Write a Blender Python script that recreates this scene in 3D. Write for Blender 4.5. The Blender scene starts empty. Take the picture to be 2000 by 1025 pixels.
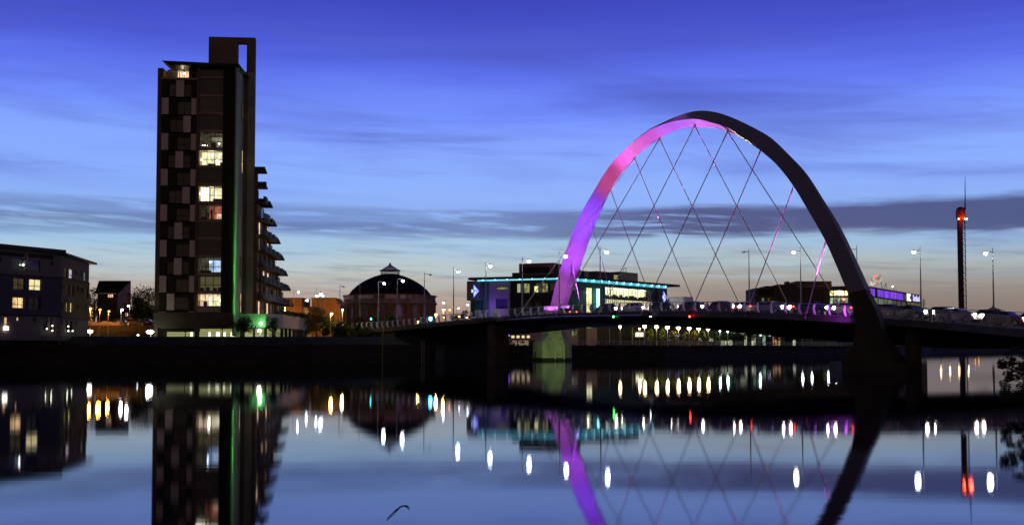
import bpy, math, random
import numpy as np
from mathutils import Vector, Matrix

random.seed(7)
sc = bpy.context.scene
COL = sc.collection

# ------------------------------------------------------------------ camera
FPX = 2100.0
PITCH = math.radians(2.5)
CAMH = 2.26
CY = 680.0 - FPX * math.tan(PITCH)
cam_data = bpy.data.cameras.new('camera')
cam_data.sensor_width = 36.0
cam_data.lens = FPX / 2000.0 * 36.0
cam_data.shift_y = (CY - 512.5) / 2000.0
cam_data.clip_start = 0.1
cam_data.clip_end = 20000.0
cam = bpy.data.objects.new('camera', cam_data)
cam.location = (0, 0, CAMH)
cam.rotation_euler = (math.radians(90) + PITCH, 0, 0)
COL.objects.link(cam)
sc.camera = cam
sc.view_settings.view_transform = 'Standard'
sc.view_settings.look = 'None'
sc.view_settings.exposure = 0.0
sc.view_settings.gamma = 1.0
sc.view_settings.use_curve_mapping = False
sc.cycles.use_denoising = True
sc.cycles.use_light_tree = False
sc.cycles.max_bounces = 6
sc.cycles.transparent_max_bounces = 12
sc.cycles.sample_clamp_indirect = 60.0
sc.cycles.caustics_refractive = False


def s2l(c):
    out = []
    for v in c:
        v = v / 255.0
        out.append(v / 12.92 if v <= 0.04045 else ((v + 0.055) / 1.055) ** 2.4)
    return tuple(out) + (1.0,)


# ------------------------------------------------------------------ dusk sky
world = bpy.data.worlds.new('World')
sc.world = world
world.use_nodes = True
nt = world.node_tree
nt.nodes.clear()
N = nt.nodes.new
L = nt.links.new


def mth(op, a, b=None, c=None, clamp=False):
    n = N('ShaderNodeMath')
    n.operation = op
    n.use_clamp = clamp
    for i, v in enumerate((a, b, c)):
        if v is None:
            continue
        if isinstance(v, (int, float)):
            n.inputs[i].default_value = v
        else:
            L(v, n.inputs[i])
    return n.outputs[0]


def maprange(v, a, b, c=0.0, d=1.0, smooth=True):
    n = N('ShaderNodeMapRange')
    if smooth:
        n.interpolation_type = 'SMOOTHSTEP'
    L(v, n.inputs[0])
    for i, x in enumerate((a, b, c, d)):
        n.inputs[i + 1].default_value = x
    return n.outputs[0]


def noise(vec, scale, detail=4.0, rough=0.55, dist=0.0):
    n = N('ShaderNodeTexNoise')
    L(vec, n.inputs['Vector'])
    n.inputs['Scale'].default_value = scale
    n.inputs['Detail'].default_value = detail
    n.inputs['Roughness'].default_value = rough
    n.inputs['Distortion'].default_value = dist
    return n.outputs['Fac']


def mixc(f, a, b, mode='MIX'):
    n = N('ShaderNodeMix')
    n.data_type = 'RGBA'
    n.blend_type = mode
    if isinstance(f, (int, float)):
        n.inputs[0].default_value = f
    else:
        L(f, n.inputs[0])
    for i, v in ((6, a), (7, b)):
        if isinstance(v, tuple):
            n.inputs[i].default_value = v
        else:
            L(v, n.inputs[i])
    return n.outputs[2]


tc = N('ShaderNodeTexCoord')
sep = N('ShaderNodeSeparateXYZ')
L(tc.outputs['Generated'], sep.inputs[0])
el = mth('MULTIPLY', mth('ARCSINE', sep.outputs[2]), 57.2958)
az = mth('MULTIPLY', mth('ARCTAN2', sep.outputs[0], sep.outputs[1]), 57.2958)
comb = N('ShaderNodeCombineXYZ')
L(mth('MULTIPLY', az, 0.055), comb.inputs[0])
L(mth('MULTIPLY', el, 0.62), comb.inputs[1])
cvec = comb.outputs[0]
comb2 = N('ShaderNodeCombineXYZ')
# streaks that rise gently towards the right
L(mth('MULTIPLY', az, 0.11), comb2.inputs[0])
L(mth('MULTIPLY', mth('ADD', el, mth('MULTIPLY', az, 0.045)), 1.5), comb2.inputs[1])
cvec2 = comb2.outputs[0]
n1 = noise(cvec, 1.0, 5.0, 0.55, 0.4)
n2 = noise(cvec2, 1.0, 6.0, 0.6, 0.3)
elw = mth('ADD', el, mth('MULTIPLY', mth('SUBTRACT', n1, 0.5), 2.2))
ramp = N('ShaderNodeValToRGB')
L(mth('DIVIDE', elw, 90.0), ramp.inputs[0])
stops = [(0.0, (138, 100, 84)), (1.4, (164, 134, 120)), (2.4, (180, 158, 146)), (3.3, (184, 178, 171)),
         (4.3, (186, 202, 204)), (5.4, (164, 198, 226)), (6.6, (140, 176, 236)), (8.4, (142, 178, 254)),
         (10.6, (134, 168, 255)), (12.4, (114, 144, 254)), (14.2, (92, 114, 236)), (16.0, (74, 88, 210)),
         (18.5, (58, 66, 184)), (26.0, (44, 52, 150)), (50.0, (26, 32, 100)), (90.0, (16, 20, 70))]
cr = ramp.color_ramp
cr.interpolation = 'LINEAR'
cr.elements[0].position = 0.0
cr.elements[0].color = s2l(stops[0][1])
cr.elements[1].position = 1.0
cr.elements[1].color = s2l(stops[-1][1])
for e, c in stops[1:-1]:
    x = cr.elements.new(e / 90.0)
    x.color = s2l(c)
sky = ramp.outputs[0]
# right of the view is greyer and dimmer near the horizon
rightf = maprange(az, -7.0, 12.0)
lowf = maprange(el, 6.5, 1.0)
sky = mixc(mth('MULTIPLY', mth('MULTIPLY', rightf, lowf), 0.84), sky, s2l((122, 118, 114)))
# thin high wisps, darker blue
wm = maprange(n2, 0.50, 0.74)
wel = mth('MULTIPLY', maprange(el, 7.5, 10.0), maprange(el, 19.0, 12.0))
sky = mixc(mth('MULTIPLY', mth('MULTIPLY', wm, wel), 0.22), sky, s2l((92, 108, 200)))
comb3 = N('ShaderNodeCombineXYZ')
L(mth('ADD', mth('MULTIPLY', az, 0.05), 7.3), comb3.inputs[0])
L(mth('MULTIPLY', mth('ADD', el, mth('MULTIPLY', az, 0.06)), 0.42), comb3.inputs[1])
n4 = noise(comb3.outputs[0], 1.0, 7.0, 0.5, 0.8)
patch = mth('MULTIPLY', maprange(n4, 0.42, 0.74), mth('MULTIPLY', maprange(el, 7.4, 9.0), maprange(el, 18.0, 14.0)))
sky = mixc(mth('MULTIPLY', patch, maprange(az, -20.0, 10.0, 0.46, 0.62)), sky, s2l((80, 94, 190)))
sky = mixc(mth('MULTIPLY', mth('MULTIPLY', maprange(n1, 0.52, 0.75), maprange(el, 20.0, 14.0)), 0.25), sky,
           s2l((70, 82, 176)))
# thin bright wisps low down
wl = mth('MULTIPLY', maprange(n2, 0.48, 0.28), mth('MULTIPLY', maprange(el, 2.6, 4.4), maprange(el, 8.0, 5.6)))
sky = mixc(mth('MULTIPLY', wl, 0.5), sky, s2l((176, 206, 226)))
# dark stratus band, thick at the right and broken at the left
n3 = noise(cvec2, 1.7, 5.0, 0.62, 0.2)
elb = mth('ADD', el, mth('MULTIPLY', mth('SUBTRACT', n1, 0.5), 1.2))
elb = mth('ADD', elb, mth('MULTIPLY', mth('SUBTRACT', n3, 0.5), 0.5))
band = mth('MULTIPLY', maprange(elb, 5.6, 6.05), maprange(elb, 7.6, 7.15))
band = mth('MULTIPLY', band, maprange(az, -6.0, 11.0, 0.38, 0.93))
bandb = mth('MULTIPLY', mth('MULTIPLY', maprange(elb, 5.9, 6.3), maprange(elb, 7.1, 6.6)), maprange(az, 6.0, -4.0, 0.0, 0.55))
band = mth('MAXIMUM', band, bandb)
brk = mth('MAXIMUM', maprange(n3, 0.30, 0.52), maprange(az, 4.0, 16.0))
sky = mixc(mth('MULTIPLY', band, brk), sky, s2l((72, 80, 128)))
# soft grey streaks under the band
low2 = mth('MULTIPLY', maprange(n3, 0.46, 0.74), mth('MULTIPLY', maprange(el, 1.6, 3.0), maprange(el, 6.0, 5.0)))
sky = mixc(mth('MULTIPLY', low2, 0.5), sky, s2l((120, 124, 140)))
# the eastern half of the dusk sky is darker than the west
west = maprange(sep.outputs[1], -0.55, 0.55, 0.20, 1.0)
sky = mixc(1.0, sky, mixc(west, (0, 0, 0, 1), (1, 1, 1, 1)), 'MULTIPLY')
# street-lit city haze low in the east
glow = mth('MULTIPLY', maprange(sep.outputs[1], 0.15, -0.5), maprange(el, 50.0, 0.0))
sky = mixc(glow, sky, (0.19, 0.115, 0.07, 1))
bg1 = N('ShaderNodeBackground')
L(sky, bg1.inputs[0])
bg1.inputs[1].default_value = 1.0
nis = N('ShaderNodeTexSky')
nis.sky_type = 'NISHITA'
nis.sun_disc = False
nis.sun_elevation = math.radians(1.0)
nis.sun_rotation = math.radians(8.0)
bg2 = N('ShaderNodeBackground')
L(nis.outputs[0], bg2.inputs[0])
bg2.inputs[1].default_value = 0.0015
addn = N('ShaderNodeAddShader')
L(bg1.outputs[0], addn.inputs[0])
L(bg2.outputs[0], addn.inputs[1])
outw = N('ShaderNodeOutputWorld')
L(addn.outputs[0], outw.inputs[0])

# the sun is already well under the horizon, so the sky itself is the only daylight left


# ------------------------------------------------------------------ projection helpers
def ray(px, py):
    b = (CY - py) / FPX
    a = (px - 1000.0) / FPX
    yy = math.cos(PITCH) - b * math.sin(PITCH)
    zz = b * math.cos(PITCH) + math.sin(PITCH)
    return a / yy, zz / yy


def pt(px, py, Y):
    a, b = ray(px, py)
    return Vector((a * Y, Y, CAMH + b * Y))


def zat(py, Y, px=1000):
    return pt(px, py, Y).z


# ------------------------------------------------------------------ materials
MATS = {}


def _bsdf(name):
    m = bpy.data.materials.new(name)
    m.use_nodes = True
    n = m.node_tree
    return m, n, n.nodes['Principled BSDF']


def mat(name, col, rough=0.7, metal=0.0, var=0.25, scale=0.6, spec=0.15, stretch=(1, 1, 1), bump=0.0):
    if name in MATS:
        return MATS[name]
    m, n, b = _bsdf(name)
    b.inputs['Roughness'].default_value = rough
    b.inputs['Metallic'].default_value = metal
    b.inputs['Specular IOR Level'].default_value = spec
    tcn = n.nodes.new('ShaderNodeTexCoord')
    mp = n.nodes.new('ShaderNodeMapping')
    mp.inputs['Scale'].default_value = stretch
    n.links.new(tcn.outputs['Object'], mp.inputs[0])
    nz = n.nodes.new('ShaderNodeTexNoise')
    nz.inputs['Scale'].default_value = scale
    nz.inputs['Detail'].default_value = 6
    nz.inputs['Roughness'].default_value = 0.65
    n.links.new(mp.outputs[0], nz.inputs['Vector'])
    rp = n.nodes.new('ShaderNodeValToRGB')
    rp.color_ramp.elements[0].position = 0.3
    rp.color_ramp.elements[1].position = 0.7
    rp.color_ramp.elements[0].color = tuple(c * (1 - var) for c in col) + (1,)
    rp.color_ramp.elements[1].color = tuple(min(1, c * (1 + var)) for c in col) + (1,)
    n.links.new(nz.outputs['Fac'], rp.inputs[0])
    n.links.new(rp.outputs[0], b.inputs['Base Color'])
    if bump > 0:
        bp = n.nodes.new('ShaderNodeBump')
        bp.inputs['Strength'].default_value = bump
        n.links.new(nz.outputs['Fac'], bp.inputs['Height'])
        n.links.new(bp.outputs[0], b.inputs['Normal'])
    MATS[name] = m
    return m


def emi(name, col, strength):
    if name in MATS:
        return MATS[name]
    m = bpy.data.materials.new(name)
    m.use_nodes = True
    n = m.node_tree
    n.nodes.clear()
    e = n.nodes.new('ShaderNodeEmission')
    e.inputs[0].default_value = tuple(col) + (1,)
    e.inputs[1].default_value = strength
    o = n.nodes.new('ShaderNodeOutputMaterial')
    n.links.new(e.outputs[0], o.inputs[0])
    MATS[name] = m
    return m


def lit(name, col, strength, lowf=0.25, sx=1.2, sz=0.35, col2=None):
    """light coming from a furnished room: bright and dim patches, mostly upright (curtains, walls, people)"""
    if name in MATS:
        return MATS[name]
    m = bpy.data.materials.new(name)
    m.use_nodes = True
    n = m.node_tree
    n.nodes.clear()
    tcn = n.nodes.new('ShaderNodeTexCoord')
    mp = n.nodes.new('ShaderNodeMapping')
    mp.inputs['Scale'].default_value = (sx, sx, sz)
    n.links.new(tcn.outputs['Object'], mp.inputs[0])
    nz = n.nodes.new('ShaderNodeTexNoise')
    nz.inputs['Scale'].default_value = 1.0
    nz.inputs['Detail'].default_value = 4
    nz.inputs['Roughness'].default_value = 0.7
    n.links.new(mp.outputs[0], nz.inputs['Vector'])
    rp = n.nodes.new('ShaderNodeValToRGB')
    rp.color_ramp.elements[0].position = 0.36
    rp.color_ramp.elements[1].position = 0.62
    c2 = col2 or tuple(c * lowf for c in col)
    rp.color_ramp.elements[0].color = tuple(c2) + (1,)
    rp.color_ramp.elements[1].color = tuple(col) + (1,)
    n.links.new(nz.outputs['Fac'], rp.inputs[0])
    e = n.nodes.new('ShaderNodeEmission')
    n.links.new(rp.outputs[0], e.inputs[0])
    e.inputs[1].default_value = strength
    o = n.nodes.new('ShaderNodeOutputMaterial')
    n.links.new(e.outputs[0], o.inputs[0])
    MATS[name] = m
    return m


def glassmat(name, tint=(0.9, 0.95, 0.95)):
    if name in MATS:
        return MATS[name]
    m = bpy.data.materials.new(name)
    m.use_nodes = True
    n = m.node_tree
    n.nodes.clear()
    t = n.nodes.new('ShaderNodeBsdfTransparent')
    t.inputs[0].default_value = tuple(tint) + (1,)
    g = n.nodes.new('ShaderNodeBsdfGlossy')
    g.inputs['Roughness'].default_value = 0.03
    f = n.nodes.new('ShaderNodeFresnel')
    f.inputs[0].default_value = 1.5
    mx = n.nodes.new('ShaderNodeMixShader')
    gm = n.nodes.new('ShaderNodeNewGeometry')
    sb = n.nodes.new('ShaderNodeMath')
    sb.operation = 'SUBTRACT'
    sb.inputs[0].default_value = 1.0
    n.links.new(gm.outputs['Backfacing'], sb.inputs[1])
    ml = n.nodes.new('ShaderNodeMath')
    ml.operation = 'MULTIPLY'
    n.links.new(f.outputs[0], ml.inputs[0])
    n.links.new(sb.outputs[0], ml.inputs[1])
    n.links.new(ml.outputs[0], mx.inputs[0])
    n.links.new(t.outputs[0], mx.inputs[1])
    n.links.new(g.outputs[0], mx.inputs[2])
    o = n.nodes.new('ShaderNodeOutputMaterial')
    n.links.new(mx.outputs[0], o.inputs[0])
    MATS[name] = m
    return m


M_glass = glassmat('clear_glass')
M_dark = mat('dark_glass', (0.018, 0.02, 0.022), 0.06, 0, 0.4, 0.5, 0.5)
M_black = mat('black_cladding', (0.012, 0.010, 0.008), 0.6)
M_steel = mat('galvanised_steel', (0.30, 0.30, 0.31), 0.45, 0.6, 0.2, 2.0)
M_pole = mat('grey_pole_paint', (0.22, 0.22, 0.24), 0.4, 0.3, 0.15, 1.0)
M_wood = mat('bark', (0.06, 0.045, 0.03), 0.9, 0, 0.4, 3.0)
M_rail = mat('rail_steel', (0.34, 0.34, 0.33), 0.4, 0.6, 0.2, 2.0)
M_concrete = mat('concrete', (0.22, 0.205, 0.18), 0.85, 0, 0.35, 0.35, 0.2, (1, 1, 0.5), 0.1)
M_darkconc = mat('dark_concrete', (0.045, 0.042, 0.035), 0.75, 0, 0.5, 0.5, 0.2, (1, 1, 0.3), 0.2)  # one dark tone over the whole concrete
M_frame = mat('window_frame', (0.05, 0.05, 0.05), 0.5)
M_framel = mat('light_window_frame', (0.16, 0.15, 0.14), 0.5)
M_tyre = mat('tyre_rubber', (0.015, 0.015, 0.015), 0.8)
M_rim = mat('wheel_rim', (0.35, 0.35, 0.36), 0.3, 0.8)

# ------------------------------------------------------------------ object helpers
ORG = {}


class MB:
    def __init__(s):
        s.v = []
        s.f = []
        s.sm = []

    def add(s, verts, faces, smooth=False):
        b = len(s.v)
        s.v += [tuple(v) for v in verts]
        s.f += [tuple(i + b for i in f) for f in faces]
        s.sm += [smooth] * len(faces)
        return s

    def hexa(s, p):
        """8 corners: 0-3 bottom ring, 4-7 top ring"""
        return s.add(p, [(3, 2, 1, 0), (4, 5, 6, 7), (0, 1, 5, 4), (1, 2, 6, 5), (2, 3, 7, 6), (3, 0, 4, 7)])

    def box(s, x0, x1, y0, y1, z0, z1):
        return s.hexa([(x0, y0, z0), (x1, y0, z0), (x1, y1, z0), (x0, y1, z0),
                       (x0, y0, z1), (x1, y0, z1), (x1, y1, z1), (x0, y1, z1)])

    def tube(s, a, b, r0, r1=None, n=8, caps=True):
        a = Vector(a)
        b = Vector(b)
        r1 = r0 if r1 is None else r1
        d = (b - a).normalized()
        up = Vector((0, 0, 1)) if abs(d.z) < 0.95 else Vector((1, 0, 0))
        e1 = d.cross(up).normalized()
        e2 = d.cross(e1)
        vs = []
        for c, r in ((a, r0), (b, r1)):
            for i in range(n):
                t = 2 * math.pi * i / n
                vs.append(c + e1 * (r * math.cos(t)) + e2 * (r * math.sin(t)))
        fs = [(i, (i + 1) % n, n + (i + 1) % n, n + i) for i in range(n)]
        s.add(vs, fs, True)
        if caps:
            s.add(vs[:n], [tuple(range(n))[::-1]])
            s.add(vs[n:], [tuple(range(n))])
        return s

    def path(s, pts, radii, n=8):
        for i in range(len(pts) - 1):
            s.tube(pts[i], pts[i + 1], radii[i], radii[i + 1], n)
        return s

    def lathe(s, cx, cy, prof, n=32, a0=0.0, a1=2 * math.pi, smooth=True):
        vs = []
        full = abs(a1 - a0 - 2 * math.pi) < 1e-6
        m = n if full else n + 1
        for r, z in prof:
            for i in range(m):
                t = a0 + (a1 - a0) * i / n
                vs.append((cx + r * math.cos(t), cy + r * math.sin(t), z))
        fs = []
        for k in range(len(prof) - 1):
            for i in range(n):
                j = (i + 1) % m
                fs.append((k * m + i, k * m + j, (k + 1) * m + j, (k + 1) * m + i))
        return s.add(vs, fs, smooth)

    def ball(s, c, r, n=12, m=8, sz=1.0):
        c = Vector(c)
        vs = []
        for k in range(m + 1):
            ph = math.pi * k / m
            for i in range(n):
                t = 2 * math.pi * i / n
                vs.append(c + Vector((r * math.sin(ph) * math.cos(t), r * math.sin(ph) * math.sin(t), r * sz * math.cos(ph))))
        fs = [(k * n + i, (k + 1) * n + i, (k + 1) * n + (i + 1) % n, k * n + (i + 1) % n) for k in range(m) for i in range(n)]
        return s.add(vs, fs, True)

    def prism(s, poly, z0, z1):
        n = len(poly)
        vs = [(x, y, z0) for x, y in poly] + [(x, y, z1) for x, y in poly]
        fs = [tuple(range(n))[::-1], tuple(range(n, 2 * n))] + [(i, (i + 1) % n, n + (i + 1) % n, n + i) for i in range(n)]
        return s.add(vs, fs)


def mesh_from(name, mb, m, off=Vector((0, 0, 0))):
    me = bpy.data.meshes.new(name)
    me.from_pydata([(v[0] - off[0], v[1] - off[1], v[2] - off[2]) for v in mb.v], [], mb.f)
    if m:
        me.materials.append(m)
    if any(mb.sm):
        me.polygons.foreach_set('use_smooth', mb.sm)
    me.update()
    return me


def props(o, label=None, cat=None, group=None, kind=None):
    if label:
        o['label'] = label
    if cat:
        o['category'] = cat
    if group:
        o['group'] = group
    if kind:
        o['kind'] = kind
    return o


def thing(name, loc, label, cat, group=None):
    o = bpy.data.objects.new(name, None)
    o.empty_display_size = 0.5
    o.location = loc
    COL.objects.link(o)
    ORG[o.name] = Vector(loc)
    return props(o, label, cat, group)


def part(name, mb, m, parent=None, label=None, kind=None):
    off = ORG[parent.name] if parent else Vector((0, 0, 0))
    me = mesh_from(name, mb, m, off)
    o = bpy.data.objects.new(name, me)
    COL.objects.link(o)
    if parent:
        o.parent = parent
    ORG[o.name] = off
    if label:
        o['label'] = label
    if kind:
        o['kind'] = kind
    return o


def struct(name, mb, m):
    return part(name, mb, m, None, None, 'structure')


def copy_tree(o, parent=None):
    c = o.copy()
    COL.objects.link(c)
    if parent:
        c.parent = parent
    for ch in list(o.children):
        copy_tree(ch, c)
    return c


def light(kind, name, loc, col, energy, target=None, size=0.3, spot=60, blend=0.6, parent=None):
    d = bpy.data.lights.new(name, kind)
    d.energy = energy
    d.color = col
    if kind in ('POINT', 'SPOT'):
        d.shadow_soft_size = size
    if kind == 'SPOT':
        d.spot_size = math.radians(spot)
        d.spot_blend = blend
    o = bpy.data.objects.new(name, d)
    COL.objects.link(o)
    o.location = loc
    if target is not None:
        o.rotation_euler = (Vector(target) - Vector(loc)).to_track_quat('-Z', 'Y').to_euler()
    if parent:
        o.parent = parent
        o.location = Vector(loc) - ORG[parent.name]
    return o


class Fac:
    """a vertical building face; u runs left to right, d is the distance out of the wall towards the viewer"""

    def __init__(s, p0, p1, front=None):
        s.p0 = Vector((p0[0], p0[1], 0))
        p1 = Vector((p1[0], p1[1], 0))
        s.L = (p1 - s.p0).length
        s.t = (p1 - s.p0).normalized()
        n = Vector((s.t.y, -s.t.x, 0))
        s.n = n
        s.ang = math.atan2(s.t.y, s.t.x)

    def hit(s, px, py, d=0.0):
        a, b = ray(px, py)
        o = s.p0 + s.n * d
        # k*(a,1).n = o.n
        k = (o.x * s.n.x + o.y * s.n.y) / (a * s.n.x + s.n.y)
        P = Vector((a * k, k, CAMH + b * k))
        return (P - s.p0).dot(s.t), P.z

    def u(s, px, py=600, d=0.0):
        return s.hit(px, py, d)[0]

    def z(s, px, py, d=0.0):
        return s.hit(px, py, d)[1]

    def P(s, u, d, z):
        q = s.p0 + s.t * u + s.n * d
        return Vector((q.x, q.y, z))

    def box(s, mb, u0, u1, z0, z1, d0, d1):
        P = s.P
        return mb.hexa([P(u0, d0, z0), P(u1, d0, z0), P(u1, d1, z0), P(u0, d1, z0),
                        P(u0, d0, z1), P(u1, d0, z1), P(u1, d1, z1), P(u0, d1, z1)])

    def wall(s, mb, u0, u1, z0, z1, holes, d0=-0.35, d1=0.0):
        us = sorted({u0, u1} | {max(u0, min(u1, h[i])) for h in holes for i in (0, 1)})
        zs = sorted({z0, z1} | {max(z0, min(z1, h[i])) for h in holes for i in (2, 3)})
        for a, b in zip(zs[:-1], zs[1:]):
            zc = (a + b) / 2
            st = None
            for c, d in zip(us[:-1], us[1:]):
                uc = (c + d) / 2
                solid = not any(h[0] < uc < h[1] and h[2] < zc < h[3] for h in holes)
                if solid and st is None:
                    st = c
                if not solid and st is not None:
                    s.box(mb, st, c, a, b, d0, d1)
                    st = None
            if st is not None:
                s.box(mb, st, us[-1], a, b, d0, d1)
        return mb

    def window(s, parent, r, cols=1, rows=1, pane=None, frame=None, d=-0.22, fw=0.07, split=None, name='window', label=None, single=False):
        u0, u1, z0, z1 = r
        frame = frame or M_frame
        pane = pane or M_dark
        mb = MB()
        s.box(mb, u0, u1, z0, z0 + fw, d, d + 0.12)
        s.box(mb, u0, u1, z1 - fw, z1, d, d + 0.12)
        s.box(mb, u0, u0 + fw, z0 + fw, z1 - fw, d, d + 0.12)
        s.box(mb, u1 - fw, u1, z0 + fw, z1 - fw, d, d + 0.12)
        us = [u0 + fw * 0.5 + (u1 - u0 - fw) * i / cols for i in range(cols + 1)]
        if split is None:
            zs = [z0 + fw * 0.5 + (z1 - z0 - fw) * i / rows for i in range(rows + 1)]
        else:
            zs = [z0 + fw * 0.5] + [z0 + (z1 - z0) * k for k in split] + [z1 - fw * 0.5]
        for x in us[1:-1]:
            s.box(mb, x - fw / 2, x + fw / 2, z0 + fw, z1 - fw, d, d + 0.10)
        for x in zs[1:-1]:
            s.box(mb, u0 + fw, u1 - fw, x - fw / 2, x + fw / 2, d, d + 0.11)
        w = part(name, mb, frame, parent, label)
        if single:
            pb = MB()
            s.box(pb, u0 + fw * .5, u1 - fw * .5, z0 + fw * .5, z1 - fw * .5, d + 0.03, d + 0.05)
            part('pane', pb, pane, w)
        else:
            for i in range(cols):
                for j in range(len(zs) - 1):
                    pb = MB()
                    s.box(pb, us[i], us[i + 1], zs[j], zs[j + 1], d + 0.03, d + 0.05)
                    pm = pane[(i + j) % len(pane)] if isinstance(pane, (list, tuple)) else pane
                    part('pane', pb, pm, w)
        return w


def text_part(name, s, fac, u, z, d, size, m, parent, extrude=0.04, align='LEFT', bold=0.0, sx=1.0):
    c = bpy.data.curves.new(name, 'FONT')
    c.body = s
    c.size = size
    c.extrude = extrude
    c.align_x = align
    c.offset = bold
    tmp = bpy.data.objects.new(name + '_outline', c)
    COL.objects.link(tmp)
    bpy.context.view_layer.update()
    me = bpy.data.meshes.new_from_object(tmp)
    bpy.data.objects.remove(tmp)
    me.materials.clear()
    me.materials.append(m)
    o = bpy.data.objects.new(name, me)
    COL.objects.link(o)
    o.parent = parent
    o.location = fac.P(u, d, z) - ORG[parent.name]
    o.rotation_euler = (math.radians(90), 0, fac.ang)
    o.scale = (sx, 1, 1)
    return o


def cat_interp(pts, k):
    """Catmull-Rom over a list of tuples"""
    P = [np.array(p, float) for p in pts]
    P = [2 * P[0] - P[1]] + P + [2 * P[-1] - P[-2]]
    out = []
    for i in range(1, len(P) - 2):
        for j in range(k):
            t = j / k
            a, b, c, d = P[i - 1], P[i], P[i + 1], P[i + 2]
            out.append(0.5 * ((2 * b) + (-a + c) * t + (2 * a - 5 * b + 4 * c - d) * t * t + (-a + 3 * b - 3 * c + d) * t ** 3))
    out.append(P[-2])
    return out

# ------------------------------------------------------------------ river, ground, quays
wm_ = bpy.data.materials.new('river_water')
wm_.use_nodes = True
wn = wm_.node_tree
wn.nodes.clear()
g_ = wn.nodes.new('ShaderNodeBsdfGlossy')
g_.distribution = 'BECKMANN'
g_.inputs['Color'].default_value = (0.86, 0.87, 1.0, 1)
g_.inputs['Roughness'].default_value = 0.048
d_ = wn.nodes.new('ShaderNodeBsdfDiffuse')
d_.inputs[0].default_value = (0.006, 0.008, 0.010, 1)
fr_ = wn.nodes.new('ShaderNodeFresnel')
fr_.inputs[0].default_value = 1.36
mx_ = wn.nodes.new('ShaderNodeMixShader')
o_ = wn.nodes.new('ShaderNodeOutputMaterial')
tcw = wn.nodes.new('ShaderNodeTexCoord')
mpw = wn.nodes.new('ShaderNodeMapping')
mpw.inputs['Scale'].default_value = (0.09, 0.8, 1)
nzw = wn.nodes.new('ShaderNodeTexNoise')
nzw.inputs['Scale'].default_value = 1.0
nzw.inputs['Detail'].default_value = 5
bpw = wn.nodes.new('ShaderNodeBump')
bpw.inputs['Strength'].default_value = 0.07
bpw.inputs['Distance'].default_value = 0.02
wn.links.new(tcw.outputs['Object'], mpw.inputs[0])
wn.links.new(mpw.outputs[0], nzw.inputs['Vector'])
wn.links.new(nzw.outputs['Fac'], bpw.inputs['Height'])
wn.links.new(bpw.outputs[0], g_.inputs['Normal'])
wn.links.new(fr_.outputs[0], mx_.inputs[0])
wn.links.new(d_.outputs[0], mx_.inputs[1])
wn.links.new(g_.outputs[0], mx_.inputs[2])
wn.links.new(mx_.outputs[0], o_.inputs[0])
mb = MB()
mb.add([(-2500, -300, 0), (2500, -300, 0), (2500, 4500, 0), (-2500, 4500, 0)], [(0, 1, 2, 3)])
struct('river_water', mb, wm_)

M_bed = mat('river_bed', (0.03, 0.028, 0.02), 0.9)
M_ground = mat('ground_paving', (0.055, 0.053, 0.048), 0.85, 0, 0.3, 0.2)
M_grass = mat('dark_grass', (0.03, 0.05, 0.018), 0.9, 0, 0.4, 1.5, 0.1, (1, 1, 1), 0.3)
QZ = 2.75
quay = [(-2000, 155), (-106, 165), (-80, 168), (-33, 174), (-13, 182), (-12, 193), (-2, 206), (-1.7, 235), (36.4, 256),
        (102, 330), (183, 470), (325, 650), (520, 900), (700, 1300), (700, 4400), (-2000, 4400)]
mb = MB()
mb.prism(quay, -2.0, QZ)
struct('ground', mb, M_ground)
# quay walls: one long wall of stone blocks along the edge, with coping
M_quay = mat('quay_stone', (0.022, 0.021, 0.016), 0.8, 0, 0.5, 0.6, 0.2, (0.6, 0.6, 2.5), 0.3)
M_cope = mat('coping_stone', (0.04, 0.038, 0.03), 0.8, 0, 0.4, 1.0)


def wall_thing(name, line, z0, z1, label, m, cope=True, fender=0.0):
    P0 = line[0]
    t = thing(name, (P0[0], P0[1], 0), label, 'quay wall')
    mw = MB()
    mc = MB()
    for (a, b) in zip(line[:-1], line[1:]):
        f = Fac(a, b)
        f.box(mw, 0, f.L, z0, z1, -1.0, 0.25)
        if cope:
            f.box(mc, -0.1, f.L + 0.1, z1, z1 + 0.28, -0.8, 0.40)
    part('wall_face', mw, m, t)
    if cope:
        part('coping', mc, M_cope, t)
    if fender:
        for (a, b) in zip(line[:-1], line[1:]):
            f = Fac(a, b)
            k = int(f.L / fender)
            if f.L < 20:
                continue
            for i in range(min(k, 40)):
                mf = MB()
                u = (i + 0.5) * fender
                f.box(mf, u - 0.3, u + 0.3, z1 - 0.45, z1 + 0.42, 0.42, 0.75)
                part('fender', mf, M_black, t)
    return t


wall_thing('quay_wall', quay[1:5], -1.5, QZ - 0.1, 'dark stone quay wall below the tower block and the rotunda', M_quay)
wall_thing('quay_wall', quay[7:11], -1.5, QZ - 0.1, 'long dark quay wall with fenders below the lamplit promenade behind the bridge', M_quay, True, 3.2)
wall_thing('quay_wall', quay[10:13], -1.5, QZ - 0.1, 'far dark river wall seen under the bridge beyond the arch', M_quay)

# raised lawn behind the left quay
mb = MB()
r0 = [(-400, 168), (-80, 172), (-33, 178), (-17, 186), (-17, 196)]
r1 = [(-400, 175), (-82, 178), (-34, 184), (-21, 191), (-21, 200)]
n = len(r0)
vs = [(x, y, QZ + 0.01) for x, y in r0] + [(x, y, 4.25) for x, y in r1] + [(-24, 330, 4.25), (-400, 330, 4.25)]
fs = [(i, i + 1, n + i + 1, n + i) for i in range(n - 1)]
fs.append(tuple(range(n, 2 * n)) + (2 * n, 2 * n + 1))
mb.add(vs, fs)
struct('lawn', mb, M_grass)
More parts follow.
